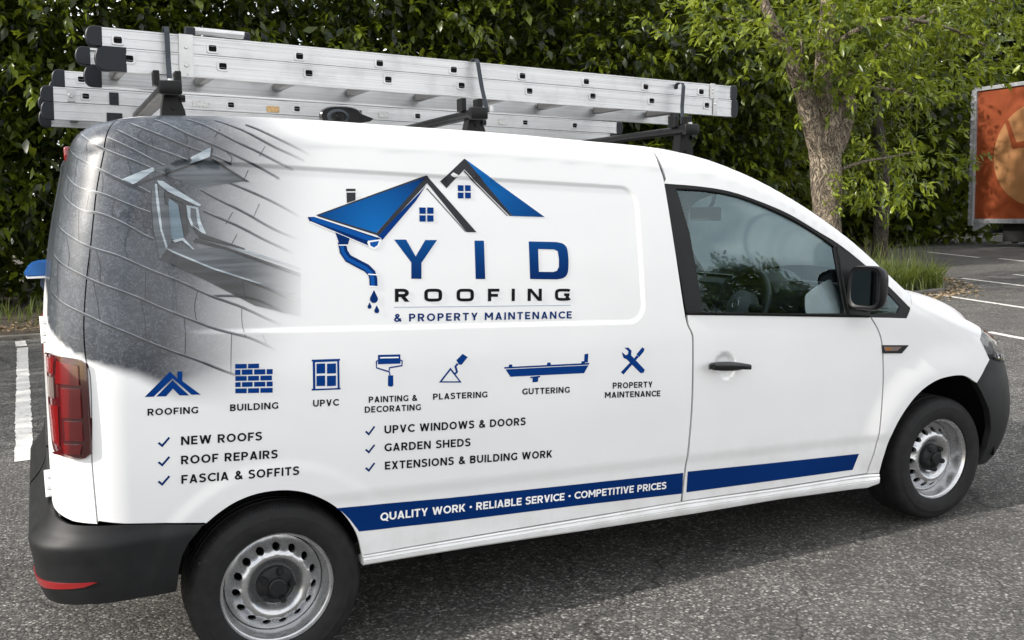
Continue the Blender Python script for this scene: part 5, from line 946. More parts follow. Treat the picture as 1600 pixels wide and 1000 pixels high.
# three roof bars with feet, stops and hook clamps
for i, (x, zt, hx0, hx1, ztop, lab) in enumerate(((-3.378, 1.991, -3.372, -3.368, 2.163, 'black roof bar with hook clamp at the rear of the van roof'), (-2.288, 1.929, -2.215, -2.240, 2.110, 'black roof bar with hook clamp across the middle of the van roof'), (-1.318, 1.881, -1.290, -1.268, 2.054, 'black roof bar with hook clamp at the front of the van roof'))):
    RB_ = empty('roof_bar', (x, 0, zt - .02), lab, 'roof bar', 'roof bars under the ladders')
    bm = bmesh.new(); prism(bm, [(x + a, -.685, zt - .016 + b) for a, b in rsq(.030, .016, 4, 20)], (0, 1, 0), 1.37); cb = bm_obj('crossbar', bm, BARM, RB_, True, auto=50)
    for s in (-1, 1):
        bm = bmesh.new(); box(bm, (x, s * .688, zt - .018), (.072, .03, .046), bev=.008); bm_obj('end_cap', bm, BARM, RB_, True, auto=40)
        zr = float(P(x, VTOP(x) - .03)[2]); bm = bmesh.new(); zb_ = zt - .030
        a = [(x - .030, s * .64, zr - .030), (x + .056, s * .64, zr - .030), (x + .048, s * .64, zr + .3 * (zb_ - zr)), (x + .030, s * .64, zb_), (x - .014, s * .64, zb_), (x - .024, s * .64, zr + .4 * (zb_ - zr))]
        prism(bm, a, (0, -s, 0), .05); tube(bm, [(x + .012, s * .638, zr + .032), (x + .012, s * .648, zr + .032)], .007, 6); tube(bm, [(x + .034, s * .64, zb_ - .016), (x + .050, s * .64, zb_ - .016)], .012, 12)
        bm_obj('foot', bm, BARM, RB_)
    for dx in (-.034, .034):
        bm = bmesh.new(); box(bm, (x + dx, -.612, zt + .020), (.020, .05, .048), bev=.003); bm_obj('stop', bm, BARM, RB_)
    bm = bmesh.new(); pth = [(hx0, -.640, zt - .004), (hx0 * .5 + hx1 * .5, -.622, (zt + ztop) / 2), (hx1, -.618, ztop + .002), (hx1, -.610, ztop + .016), (hx1, -.585, ztop + .020), (hx1, -.566, ztop + .014), (hx1, -.562, ztop - .002)]
    pp = [(p[0], p[1] + .035 * (p[0] + 3.51) * .6, p[2]) for p in pth]
    prev = None
    for p in pp:
        q = [bm.verts.new((p[0] + dx, p[1] + dy, p[2] + dz)) for dx, dy, dz in ((-.008, -.002, -.002), (.008, -.002, -.002), (.008, .003, .002), (-.008, .003, .002))]
        if prev:
            for k in range(4): bm.faces.new((prev[k], prev[(k + 1) % 4], q[(k + 1) % 4], q[k]))
        else: bm.faces.new(q)
        prev = q
    bm.faces.new(prev[::-1]); bmesh.ops.recalc_face_normals(bm, faces=bm.faces[:])
    bm_obj('hook_clamp', bm, STRAPM, RB_)
    bm = bmesh.new(); tube(bm, [(hx0, -.646, zt - .004), (hx0, -.646, zt + .016)], .009, 6); bm_obj('clamp_nut', bm, ZINC, RB_)
# black cam clamp between the ladders
CL = empty('cam_clamp', (-2.56, .12, 1.90), 'black plastic cam buckle with oval eye standing on the roof under the near ladder', 'clamp')
bm = bmesh.new()
for k, (sx, sz, y) in enumerate(((.088, .042, .118), (.094, .047, .126), (.094, .047, .140), (.086, .042, .15))):
    ring = [bm.verts.new((-2.575 + a, y, 1.968 + b)) for a, b in rsq(sx, sz, 2.6, 32)]
    if k:
        for i in range(32): bm.faces.new((prev[i], prev[(i + 1) % 32], ring[(i + 1) % 32], ring[i]))
    else: bm.faces.new(ring)
    prev = ring
bm.faces.new(prev[::-1]); prism(bm, [(-2.52, .122, 1.995), (-2.43, .122, 1.962), (-2.445, .122, 1.950), (-2.52, .122, 1.938)], (0, 1, 0), .024); box(bm, (-2.56, .135, 1.915), (.14, .04, .05), bev=.006)
cb = bm_obj('buckle', bm, GLOSSBLK, CL, True, auto=35)
bm = bmesh.new(); A = [bm.verts.new((-2.590 + a, .115, 1.968 + b)) for a, b in rsq(.046, .030, 2, 28)]; B = [bm.verts.new((-2.590 + a, .112, 1.968 + b)) for a, b in rsq(.034, .021, 2, 28)]; C_ = [bm.verts.new((-2.590 + a, .119, 1.968 + b)) for a, b in rsq(.050, .034, 2, 28)]
for i in range(28): bm.faces.new((C_[i], C_[(i + 1) % 28], A[(i + 1) % 28], A[i])); bm.faces.new((A[i], A[(i + 1) % 28], B[(i + 1) % 28], B[i]))
bm_obj('eye', bm, STRAPM, CL, True); bm = bmesh.new(); tube(bm, [(-2.590, .118, 1.968), (-2.590, .110, 1.968)], [.014, .010], 16); bm_obj('pin', bm, PLASTIC, CL, True, auto=40)
# blue box seen past the rear corner
BLUE = dirty('blue_plastic', (.012, .13, .42), .25, var=.15, coat=.4); BLUED = dirty('blue_plastic_dark', (.008, .02, .06), .35)
BX = empty('blue_mirror', (-3.80, .60, 1.31), 'bright blue wedge shaped mirror housing with white lip behind the rear corner of the van', 'mirror')
bm = bmesh.new(); prism(bm, [(-3.866, .54, 1.328), (-3.842, .54, 1.366), (-3.815, .54, 1.380), (-3.70, .54, 1.387), (-3.70, .54, 1.318), (-3.858, .54, 1.318)], (0, 1, 0), .14)
bmesh.ops.bevel(bm, geom=bm.edges[:], offset=.006, segments=2, affect='EDGES'); bm_obj('housing', bm, BLUE, BX, True, auto=40)
bm = bmesh.new(); prism(bm, [(-3.857, .535, 1.3175), (-3.70, .535, 1.3175), (-3.70, .535, 1.308), (-3.852, .535, 1.310)], (0, 1, 0), .145); bm_obj('lip', bm, VWHITE, BX)
bm = bmesh.new(); prism(bm, [(-3.80, .55, 1.307), (-3.70, .55, 1.307), (-3.70, .55, 1.24), (-3.79, .55, 1.25), (-3.805, .55, 1.28)], (0, 1, 0), .10); bm_obj('bracket', bm, BLUED, BX)
# ------------------------------------------------------------------ ground
def asphalt():
    m = mat('asphalt', (.1, .1, .1), .95, spec=.18); v = objco(m)
    ws = nd(m, 'ShaderNodeVectorMath'); ws.operation = 'MULTIPLY_ADD'; n0 = noise(m, v, 40, 2); lk(m, n0.outputs[1], ws.inputs[0]); ws.inputs[1].default_value = (.012, .012, 0); lk(m, v, ws.inputs[2])
    vo = nd(m, 'ShaderNodeTexVoronoi'); vo.inputs['Scale'].default_value = 84; lk(m, ws.outputs[0], vo.inputs['Vector'])
    vo2 = nd(m, 'ShaderNodeTexVoronoi'); vo2.inputs['Scale'].default_value = 210; lk(m, ws.outputs[0], vo2.inputs['Vector'])
    sep = nd(m, 'ShaderNodeSeparateColor'); lk(m, vo.outputs['Color'], sep.inputs[0])
    stone = ramp(m, sep.outputs[0], [(0, (.035, .034, .033)), (.35, (.085, .083, .079)), (.7, (.17, .165, .155)), (.9, (.27, .262, .25)), (1, (.46, .45, .43))]).outputs[0]
    edge = ramp(m, vo.outputs['Distance'], [(.42, (1, 1, 1)), (.72, (0, 0, 0))]).outputs[0]
    sep2 = nd(m, 'ShaderNodeSeparateColor'); lk(m, vo2.outputs['Color'], sep2.inputs[0])
    fine = ramp(m, sep2.outputs[0], [(0, (.03, .029, .028)), (.6, (.10, .097, .092)), (1, (.26, .25, .24))]).outputs[0]
    c = mixc(m, edge, mixc(m, .5, fine, (.04, .039, .038)), stone)
    big = noise(m, v, .35, 5, .6); mid = noise(m, v, 2.3, 5, .6)
    c = mixc(m, ramp(m, big.outputs[0], [(.35, (0, 0, 0)), (.7, (.55, .55, .55))]).outputs[0], c, (.098, .095, .090))
    c = mixc(m, 1.0, c, ramp(m, mid.outputs[0], [(.3, (.66, .66, .655)), (.7, (1.06, 1.065, 1.06))]).outputs[0], 'MULTIPLY')
    cr = nd(m, 'ShaderNodeTexVoronoi'); cr.feature = 'DISTANCE_TO_EDGE'; cr.inputs['Scale'].default_value = .8
    w2 = nd(m, 'ShaderNodeVectorMath'); w2.operation = 'MULTIPLY_ADD'; lk(m, noise(m, v, 3, 4).outputs[1], w2.inputs[0]); w2.inputs[1].default_value = (.5, .5, 0); lk(m, v, w2.inputs[2]); lk(m, w2.outputs[0], cr.inputs['Vector'])
    c = mixc(m, ramp(m, cr.outputs['Distance'], [(.0, (.75, .75, .75)), (.006, (0, 0, 0))]).outputs[0], c, (.02, .019, .018))
    st = noise(m, v, .9, 4, .6); c = mixc(m, ramp(m, st.outputs[0], [(.60, (0, 0, 0)), (.68, (.45, .45, .45))]).outputs[0], c, (.045, .043, .040))
    lk(m, c, bsdf(m).inputs['Base Color'])
    h = mixc(m, .5, edge, noise(m, v, 300, 2).outputs[0]); bump(m, h, .75, .006)
    return m
ASPH = asphalt()
def sheet(name, poly, z, m_, kind='structure'):
    me = bpy.data.meshes.new(name); me.from_pydata([(x, y, z) for x, y in poly], [], [tuple(range(len(poly)))]); me.materials.append(m_)
    o = link(bpy.data.objects.new(name, me)); o['kind'] = kind; return o
sheet('ground', [(-220, -220), (260, -220), (260, 260), (-220, 260)], 0, ASPH)
def worn_paint():
    m = mat('worn_line_paint', (.6, .6, .58), .7); v = objco(m); n = noise(m, v, 28, 6, .7); n2 = noise(m, v, 160, 3)
    c = ramp(m, n.outputs[0], [(.30, (.14, .135, .13)), (.40, (.50, .49, .47)), (.7, (.66, .65, .62))]).outputs[0]
    lk(m, mixc(m, .6, c, ramp(m, n2.outputs[0], [(.35, (.30, .29, .28)), (.55, (.72, .71, .69))]).outputs[0], 'MULTIPLY') if False else c, bsdf(m).inputs['Base Color']); bump(m, n2.outputs[0], .6, .004); return m
LINE = worn_paint()
def parking_line(a, b, w):
    a, b = Vector((*a, 0)), Vector((*b, 0)); d = (b - a).normalized(); n = Vector((-d.y, d.x, 0)); L = (b - a).length; k = max(2, int(L / .06)); v = []
    for i in range(k + 1):
        c = a + d * (L * i / k); j = .004 * rng.standard_normal(2); v += [c + n * (w / 2 + j[0]), c - n * (w / 2 + j[1])]
    me = bpy.data.meshes.new('parking_line'); me.from_pydata([(p.x, p.y, .004) for p in v], [], [(2 * i, 2 * i + 1, 2 * i + 3, 2 * i + 2) for i in range(k)]); me.materials.append(LINE)
    o = link(bpy.data.objects.new('parking_line', me)); o['kind'] = 'structure'
parking_line((-3.985, 2.86), (-4.065, 9.0), .115); parking_line((-4.075, 9.16), (-4.10, 9.72), .125)
for a, b in (((8.89, 6.75), (6.9, .5)), ((11.67, 8.51), (9.4, 1.9)), ((5.83, 3.4), (4.9, .2)), ((18.19, 14.92), (17.0, 12.35)), ((16.97, 11.79), (13.5, 4.5)), ((13.05, 8.45), (11.4, 4.5))): parking_line(a, b, .10)

# planting bed along the back, with a low kerb of stones
def soil():
    m = mat('bed_soil', (.05, .04, .03), .95); v = objco(m); n = noise(m, v, 5, 6, .7); n2 = noise(m, v, 60, 3)
    lk(m, mixc(m, .5, ramp(m, n.outputs[0], [(.3, (.022, .018, .013)), (.7, (.075, .058, .040))]).outputs[0], ramp(m, n2.outputs[0], [(.3, (.02, .016, .012)), (.7, (.11, .085, .06))]).outputs[0]), bsdf(m).inputs['Base Color']); bump(m, n2.outputs[0], .8, .02); return m
SOIL = soil()
EDGE = [(-40, 10.7), (-4.2, 9.93), (1.5, 9.45), (5.0, 7.9), (7.3, 6.62), (9.3, 6.95), (10.2, 7.7), (12.6, 10.6), (15.5, 14.2), (19, 17.4), (24, 19.3), (60, 26)]
bed = EDGE + [(60, 120), (-40, 120)]
EA = np.array(EDGE)
def edge_y(x): return np.interp(x, EA[:, 0], EA[:, 1])
gx = np.concatenate([np.arange(-14, 26, .35)]); rows = [0, .06, .18, .4, .8, 1.4, 2.4, 4, 7, 12, 40]
v = []
for x in gx:
    for r in rows: v.append((x, edge_y(x) + .10 + r, .0 + (.055 if r else .0) + .10 * min(r, 2.5) / 2.5 + (.03 * float(rng.random()) if .1 < r else 0)))
k = len(rows); mesh_obj('planting_bed', v, [(i * k + j, (i + 1) * k + j, (i + 1) * k + j + 1, i * k + j + 1) for i in range(len(gx) - 1) for j in range(k - 1)], SOIL, smooth=True)['kind'] = 'structure'
KERBM = dirty('kerb_concrete', (.12, .112, .10), .9, var=.35, scale=9, bmp=.4, bscale=120)
KB = empty('kerb', (-4.2, 9.93, 0), 'low dirty concrete kerb between the asphalt and the planting bed', 'kerb')
bm = bmesh.new(); box(bm, (0, 0, 0), (.895, .11, .13), bev=.012); ks = bpy.data.meshes.new('kerb_stone'); bm.to_mesh(ks); bm.free(); ks.materials.append(KERBM)
acc = np.concatenate([[0], np.cumsum(np.hypot(*np.diff(EA, axis=0).T))])
for i in range(66):
    s_ = 28 + i * .9; x, y = np.interp(s_, acc, EA[:, 0]), np.interp(s_, acc, EA[:, 1]); x2, y2 = np.interp(s_ + .4, acc, EA[:, 0]), np.interp(s_ + .4, acc, EA[:, 1])
    o = link(bpy.data.objects.new('kerb_stone', ks)); adopt(o, KB); o.location = (x, y + .03, -.005 + rng.normal() * .004); o.rotation_euler = (0, 0, math.atan2(y2 - y, x2 - x) + rng.normal() * .01)

# ------------------------------------------------------------------ leaves
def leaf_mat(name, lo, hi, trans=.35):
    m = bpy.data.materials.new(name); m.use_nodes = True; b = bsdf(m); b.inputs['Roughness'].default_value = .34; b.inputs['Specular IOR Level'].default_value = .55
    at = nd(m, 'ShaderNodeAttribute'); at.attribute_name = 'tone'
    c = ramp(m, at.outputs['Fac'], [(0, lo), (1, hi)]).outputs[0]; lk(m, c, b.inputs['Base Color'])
    t = nd(m, 'ShaderNodeBsdfTranslucent'); mx = nd(m, 'ShaderNodeMixShader'); mx.inputs[0].default_value = trans
    lk(m, mixc(m, .5, c, (.22, .26, .02)), t.inputs[0]); lk(m, b.outputs[0], mx.inputs[1]); lk(m, t.outputs[0], mx.inputs[2])
    lk(m, mx.outputs[0], m.node_tree.nodes['Material Output'].inputs[0]); return m
LEAF = leaf_mat('hedge_leaf', (.005, .014, .002), (.20, .26, .018), .42); LEAF2 = leaf_mat('tree_leaf', (.02, .045, .006), (.27, .33, .028), .48); GRASSM = leaf_mat('grass_blade', (.03, .065, .010), (.20, .23, .06), .35)
LITTER = leaf_mat('dry_leaf', (.05, .03, .015), (.34, .25, .15), .1)
def norm(a): return a / np.maximum(np.linalg.norm(a, axis=-1, keepdims=True), 1e-9)
def leaves_np(base, d, size, width=.36, curl=.10, up=(0, 0, 1)):
    """leaf blades: base points, directions, lengths -> verts (n,6,3), faces; folded along the midrib, tip curling down"""
    n = len(base); d = norm(d); U = norm(np.broadcast_to(np.array(up, float), d.shape) + rng.normal(0, .45, d.shape))
    s = norm(np.cross(d, U)); U = np.cross(s, d); L = size[:, None]
    w = width * L * rng.uniform(.8, 1.2, (n, 1))
    V = np.stack([base, base + d * L * .42 + s * w * .5 + U * L * .05, base + d * L * .50 - U * L * .03, base + d * L * .42 - s * w * .5 + U * L * .05, base + d * L * .8 - U * L * curl * .6 + s * w * .22, base + d * L * .8 - U * L * curl * .6 - s * w * .22, base + d * L - U * L * curl * 1.4], 1)
    return V
LF_ = np.array([(0, 2, 1), (0, 3, 2), (1, 2, 4), (2, 3, 5), (4, 2, 5), (4, 5, 6)])
def leaf_mesh(name, V, tone, m_, parent=None, kind=None):
    n = len(V); f = (LF_[None] + 7 * np.arange(n)[:, None, None]).reshape(-1, 3)
    me = bpy.data.meshes.new(name); me.vertices.add(n * 7); me.vertices.foreach_set('co', V.reshape(-1).astype(np.float32))
    me.loops.add(len(f) * 3); me.loops.foreach_set('vertex_index', f.ravel().astype(np.int32)); me.polygons.add(len(f)); me.polygons.foreach_set('loop_start', np.arange(0, len(f) * 3, 3, dtype=np.int32))
    me.materials.append(m_); me.update(calc_edges=True)
    at = me.attributes.new('tone', 'FLOAT', 'POINT'); at.data.foreach_set('value', np.repeat(tone, 7).astype(np.float32))
    o = link(bpy.data.objects.new(name, me))
    if parent: adopt(o, parent)
    if kind: o['kind'] = kind
    return o
def sprays(cen, out, nleaf, size, droop=.5, spread=.28):
    """twig tips: every tip carries nleaf leaves along a short drooping twig"""
    n = len(cen); dirs = norm(out + rng.normal(0, .45, out.shape) + np.array((0, 0, -droop)))
    t = np.tile(np.linspace(.0, 1, nleaf), n); B = np.repeat(cen, nleaf, 0); Dn = np.repeat(dirs, nleaf, 0)
    sd = norm(np.cross(Dn, rng.normal(0, 1, Dn.shape))); alt = np.where(np.arange(n * nleaf) % 2, 1, -1)[:, None]
    base = B + Dn * (t[:, None] * spread) + sd * .01
    d = norm(Dn * .75 + sd * alt * .8 * (1 - .5 * t[:, None]) + np.array((0, 0, -.16)) + rng.normal(0, .34, Dn.shape))
    L = size * rng.uniform(.65, 1.2, n * nleaf)
    return base, d, L
def shell(c, r, nlump, per, lump_r, front=None):
    """points grouped in lumps over a bumpy egg-shaped crown, with outward directions"""
    d = norm(rng.normal(0, 1, (nlump * 3, 3)))
    if front is not None:
        k = (d @ np.array(front)) > -.35; d = d[k]
    d = d[:nlump]; lc = np.array(c) + d * np.array(r) * rng.uniform(.62, 1.05, (len(d), 1))
    p = np.repeat(lc, per, 0) + rng.normal(0, 1, (len(d) * per, 3)) * lump_r * np.array((1, 1, .7)); o = norm((p - np.array(c)) / np.array(r) ** 2)
    return p, o
BARK = None
def bark_mat(name, lo, hi):
    m = mat(name, lo, .9); v = objco(m); n0 = noise(m, v, 2.2, 3)
    ws = nd(m, 'ShaderNodeVectorMath'); ws.operation = 'MULTIPLY_ADD'; lk(m, n0.outputs[1], ws.inputs[0]); ws.inputs[1].default_value = (.5, .5, .5); lk(m, v, ws.inputs[2])
    mp = nd(m, 'ShaderNodeMapping'); mp.inputs['Scale'].default_value = (15, 15, 2.6); lk(m, ws.outputs[0], mp.inputs[0])
    mq = nd(m, 'ShaderNodeMapping'); mq.inputs['Scale'].default_value = (46, 46, 8); lk(m, ws.outputs[0], mq.inputs[0]); fis = ramp(m, noise(m, mq.outputs[0], 1.0, 4, .6).outputs[0], [(.40, (0, 0, 0)), (.52, (1, 1, 1))]).outputs[0]
    rid = noise(m, mp.outputs[0], 1.0, 5, .6); fine = noise(m, v, 60, 4, .7); n2 = noise(m, v, 3.2, 4)
    c = ramp(m, rid.outputs[0], [(.36, tuple(k * .25 for k in lo)), (.45, lo), (.64, hi)]).outputs[0]
    c = mixc(m, .45, c, ramp(m, fine.outputs[0], [(.3, lo), (.7, hi)]).outputs[0])
    c = mixc(m, ramp(m, n2.outputs[0], [(.55, (0, 0, 0)), (.78, (.45, .45, .45))]).outputs[0], c, (.085, .095, .045))
    c = mixc(m, fis, tuple(k * .45 for k in lo), c)
    lk(m, c, bsdf(m).inputs['Base Color']); bump(m, mixc(m, .45, rid.outputs[0], fis), 1.0, .06); return m
BARK = bark_mat('grey_brown_bark', (.16, .125, .088), (.38, .315, .235)); BARKD = bark_mat('dark_bark', (.05, .042, .033), (.13, .11, .085))
def limb(bm, pts, rad, n=18, knob=.06):
    P_ = catmull(pts, 5); Rr = np.interp(np.linspace(0, 1, len(P_)), np.linspace(0, 1, len(rad)), rad); rings = []
    ph = rng.uniform(0, 6, 4)
    for i, p in enumerate(P_):
        a = Vector(P_[min(i + 1, len(P_) - 1)]) - Vector(P_[max(i - 1, 0)]); d, s, u = basis(a, (1, 0, 0) if abs(a.normalized().z) > .8 else (0, 0, 1)); ring = []
        for k in range(n):
            t = 2 * math.pi * k / n; r = Rr[i] * (1 + knob * math.sin(3 * t + ph[0] + i * .25) + knob * .7 * math.sin(5 * t - ph[1] + i * .4) + knob * .6 * math.sin(i * .9 + ph[2]) + rng.normal() * knob * .18)
            ring.append(bm.verts.new(Vector(p) + (s * math.cos(t) + u * math.sin(t)) * r))
        rings.append(ring)
    for a, b in zip(rings[:-1], rings[1:]):
        for k in range(n): bm.faces.new((a[k], a[(k + 1) % n], b[(k + 1) % n], b[k]))
    bm.faces.new(rings[-1])
def pick_leaves(par, base, d, L, tone, m_, n, width):
    """single leaves that can be told apart: objects sharing a few meshes"""
    prot = []
    for k in range(4):
        V = leaves_np(np.zeros((1, 3)), np.array([(1., 0, 0)]), np.ones(1), width)
        o = leaf_mesh('leaf', V, np.array([.35 + .2 * k]), m_); prot.append(o.data); bpy.data.objects.remove(o)
    for i in range(n):
        o = link(bpy.data.objects.new('leaf', prot[i % 4])); x, s, u = basis(Vector(d[i])); m = Matrix((x, s, u)).transposed().to_4x4() @ Matrix.Rotation(rng.normal() * .5, 4, 'X') @ Matrix.Scale(float(L[i]), 4); m.translation = base[i]
        o.parent = par; o.matrix_parent_inverse = Matrix.Translation(-Vector(par.location)); o.matrix_basis = m

# the pale-barked tree in the bed
TR = empty('broadleaf_tree', (7.42, 7.6, .05), 'pale barked tree with a forked trunk and bright leaves right of the van', 'tree', 'trees along the back of the car park')
bm = bmesh.new()
limb(bm, [(7.45, 7.62, -.1), (7.43, 7.6, .6), (7.42, 7.6, 1.3), (7.40, 7.6, 2.0), (7.40, 7.6, 2.5), (7.41, 7.62, 2.95)], [.31, .235, .22, .23, .265, .23], 26, .06)
limb(bm, [(7.34, 7.6, 2.2), (7.16, 7.58, 2.55), (7.00, 7.56, 2.85), (6.80, 7.55, 3.3), (6.52, 7.55, 3.8), (6.20, 7.5, 4.2), (5.8, 7.5, 4.9)], [.17, .16, .15, .125, .10, .08, .05], 16)
limb(bm, [(7.40, 7.64, 2.5), (7.36, 7.66, 3.1), (7.42, 7.68, 3.8), (7.50, 7.7, 4.6), (7.6, 7.8, 6.2)], [.22, .155, .135, .12, .07], 16)
limb(bm, [(7.55, 7.6, 2.3), (7.74, 7.6, 2.7), (7.84, 7.6, 3.0), (7.86, 7.62, 3.16)], [.16, .15, .135, .10], 14)
trk = bm_obj('trunk', bm, BARK, TR, True)
bm = bmesh.new()
for pts, r0 in (([(6.75, 7.55, 3.4), (6.62, 7.3, 3.75), (6.45, 7.2, 4.1)], .03), ([(6.98, 7.5, 2.9), (6.72, 7.42, 3.3), (6.62, 7.40, 3.75)], .022), ([(7.45, 7.65, 3.3), (8.1, 7.4, 3.7), (8.85, 7.3, 4.25), (9.6, 7.3, 4.6)], .05), ([(7.48, 7.7, 3.9), (8.3, 7.3, 4.3), (9.4, 7.1, 4.2), (10.6, 7.3, 4.0)], .045), ([(7.5, 7.6, 3.2), (8.3, 7.6, 3.3), (9.2, 7.6, 3.2), (9.9, 7.7, 2.9)], .035), ([(6.4, 7.5, 3.95), (5.8, 7.3, 4.1), (5.1, 7.4, 4.15)], .03), ([(7.4, 7.6, 1.9), (8.0, 7.5, 2.1), (8.9, 7.7, 2.2), (9.7, 7.9, 2.3)], .03), ([(7.5, 7.8, 4.6), (9.5, 7.9, 5.1), (11.8, 8, 4.9)], .05)):
    limb(bm, pts, [r0, r0 * .7, r0 * .35], 8)
bm_obj('branch', bm, BARK, TR, True)
LUMPS = [(5.29, 7.62, 4.18), (6.35, 8.5, 4.1), (5.38, 6.89, 3.92), (7.39, 8.5, 4.46), (6.08, 7.22, 3.65), (6.83, 7.45, 4.0), (8.12, 8.26, 4.46), (7.78, 7.42, 3.85), (7.67, 7.7, 3.45), (8.84, 8.11, 3.59), (8.17, 7.68, 4.26), (8.49, 7.26, 4.01), (9.5, 8.18, 3.52), (9.0, 7.21, 3.63), (9.51, 7.51, 3.08), (8.35, 6.87, 3.18), (9.8, 7.41, 4.1), (9.71, 7.01, 3.53), (9.45, 7.12, 4.38), (11.58, 8.1, 4.52), (11.11, 7.16, 3.92), (11.1, 7.57, 3.71), (9.12, 8.56, 2.47), (9.69, 8.52, 2.25), (10.0, 8.05, 2.55), (10.05, 7.68, 2.1), (8.71, 7.15, 1.92), (8.05, 6.92, 1.63), (9.11, 8.54, 1.76), (5.07, 7.63, 4.25), (7.75, 6.83, 4.27), (9.55, 7.85, 4.47), (11.3, 8.15, 4.85), (12.05, 7.83, 4.72)]
LUMPS += [(6.0, 7.6, 5.0), (7.2, 7.4, 5.2), (8.4, 7.6, 5.3), (9.6, 7.6, 5.4), (10.8, 7.8, 5.5), (8, 8.4, 6.0), (9.4, 8.4, 6.2), (6.6, 8.4, 6.0), (12.4, 8.6, 5.3)]
LC = np.array(LUMPS); LC = np.concatenate([LC, [(6.97, 7.05, 3.39), (6.83, 7.05, 3.89), (7.01, 7.05, 4.31), (7.2, 7.05, 3.07), (7.46, 7.05, 4.2), (7.35, 7.05, 3.54)]])
cen = np.repeat(LC, 22, 0) + rng.normal(0, 1, (len(LC) * 22, 3)) * np.array((.24, .36, .16)); out = norm(cen - np.array((8.2, 8.6, 3.4)) + rng.normal(0, .6, cen.shape))
b_, d_, L_ = sprays(cen, out, 7, .150, .15, .20); tone = np.repeat(rng.uniform(0, 1, len(cen)), 7) + rng.normal(0, .12, len(b_))
leaf_mesh('crown', leaves_np(b_, d_, L_, .36), np.clip(tone, 0, 1), LEAF2, TR, 'stuff')
fr = np.argsort(b_ @ np.array((.4337, .893, 0)))[:2600]; fr = fr[b_[fr, 2] < 4.9]; fr = rng.permutation(fr)[:300]
pick_leaves(TR, b_[fr] + rng.normal(0, .05, (len(fr), 3)), d_[fr], L_[fr] * 1.1, tone, LEAF2, len(fr), .42)
iv = np.array([(7.30 + rng.normal() * .10, 7.30 + rng.normal() * .03, z) for z in rng.uniform(1.3, 2.0, 26)]); bi, di, Li = sprays(iv, np.tile((-.2, -1., .1), (26, 1)), 5, .075, .2, .10)
leaf_mesh('ivy', leaves_np(bi, di, Li, .6), rng.uniform(.4, 1, len(bi)), LEAF2, TR, 'stuff')

# hedge trees side by side along the back
POS = [(-9.6, 13.6, 'at the far left edge of the view'), (-7.2, 13.3, 'left of the van, next to the far left edge'), (-5.0, 13.5, 'behind the white bay line left of the van'), (-2.7, 13.2, 'behind the rear corner of the van roof'), (-.4, 13.6, 'behind the rear half of the ladders'), (1.9, 13.2, 'behind the middle of the ladders'), (4.2, 13.0, 'behind the front half of the ladders'), (6.4, 12.4, 'behind the front ends of the ladders'), (9.2, 12.6, 'behind the forked pale trunk')]
for i, (x, y, w) in enumerate(POS):
    T = empty('hedge_tree', (x, y, .1), 'dense dark green broadleaf hedge tree ' + w, 'tree', 'hedge trees behind the van')
    H = 3.9 + rng.uniform(-.2, .5); c = (x, y, H); r = (1.75, 1.45, 3.75)
    p, o = shell(c, r, 105, 13, .20, (-.25, -1, 0)); keep = p[:, 2] > .55 - .2 * rng.random(len(p)); p, o = p[keep], o[keep]
    b_, d_, L_ = sprays(p, o, 5, .19, .55, .30); tone = np.clip(np.repeat(rng.uniform(0, 1, len(p)) ** 2.3, 5) + rng.normal(0, .10, len(b_)), 0, 1)
    leaf_mesh('crown', leaves_np(b_, d_, L_, .46), tone, LEAF, T, 'stuff')
    # sparse inner leaves, toned darker to imitate shade inside the crown
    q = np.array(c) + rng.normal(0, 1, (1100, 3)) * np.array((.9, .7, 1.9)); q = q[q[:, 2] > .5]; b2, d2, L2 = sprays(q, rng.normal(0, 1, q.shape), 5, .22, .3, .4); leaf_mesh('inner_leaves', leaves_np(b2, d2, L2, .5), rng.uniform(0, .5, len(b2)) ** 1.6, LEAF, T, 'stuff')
    fr = np.argsort(b_[:, 1])[:3000]; fr = fr[b_[fr, 2] < 5.2]; fr = rng.permutation(fr)[:110]
    pick_leaves(T, b_[fr] + np.array((0, -.05, 0)), d_[fr], L_[fr] * 1.1, tone, LEAF, len(fr), .46)
    bm = bmesh.new()
    limb(bm, [(x, y, -.1), (x + .06, y, 1.2), (x - .05, y, 2.6), (x + .1, y + .1, 5)], [.12, .10, .08, .04], 10)
    for k in range(9):
        a = rng.uniform(0, 6.28); h = rng.uniform(.1, 1.0); e = rng.uniform(.6, 1.5); limb(bm, [(x + rng.normal() * .4, y - .3 - rng.random() * .7, 0), (x + math.cos(a) * e * .4, y - .6 + math.sin(a) * e * .3, h + .5), (x + math.cos(a) * e, y - .8 + math.sin(a) * e * .4, h + 1.2)], [.022, .016, .006], 5)
    bm_obj('trunk', bm, BARKD, T, True)
# a tree out to the left, whose shade falls beside the bay line
T = empty('broadleaf_tree', (-9.6, 6.2, 0), 'leafy tree out on the left that shades the white bay line', 'tree', 'trees along the back of the car park')
p, o = shell((-9.6, 6.2, 2.5), (2.5, 2.9, 2.1), 150, 12, .35); b_, d_, L_ = sprays(p, o, 5, .24, .4, .4); leaf_mesh('crown', leaves_np(b_, d_, L_, .5), rng.uniform(0, .8, len(b_)), LEAF, T, 'stuff')
bm = bmesh.new(); limb(bm, [(-9.6, 6.2, -.1), (-9.5, 6.2, 1.4), (-9.6, 6.3, 4.2)], [.2, .16, .06], 12); bm_obj('trunk', bm, BARKD, T, True)
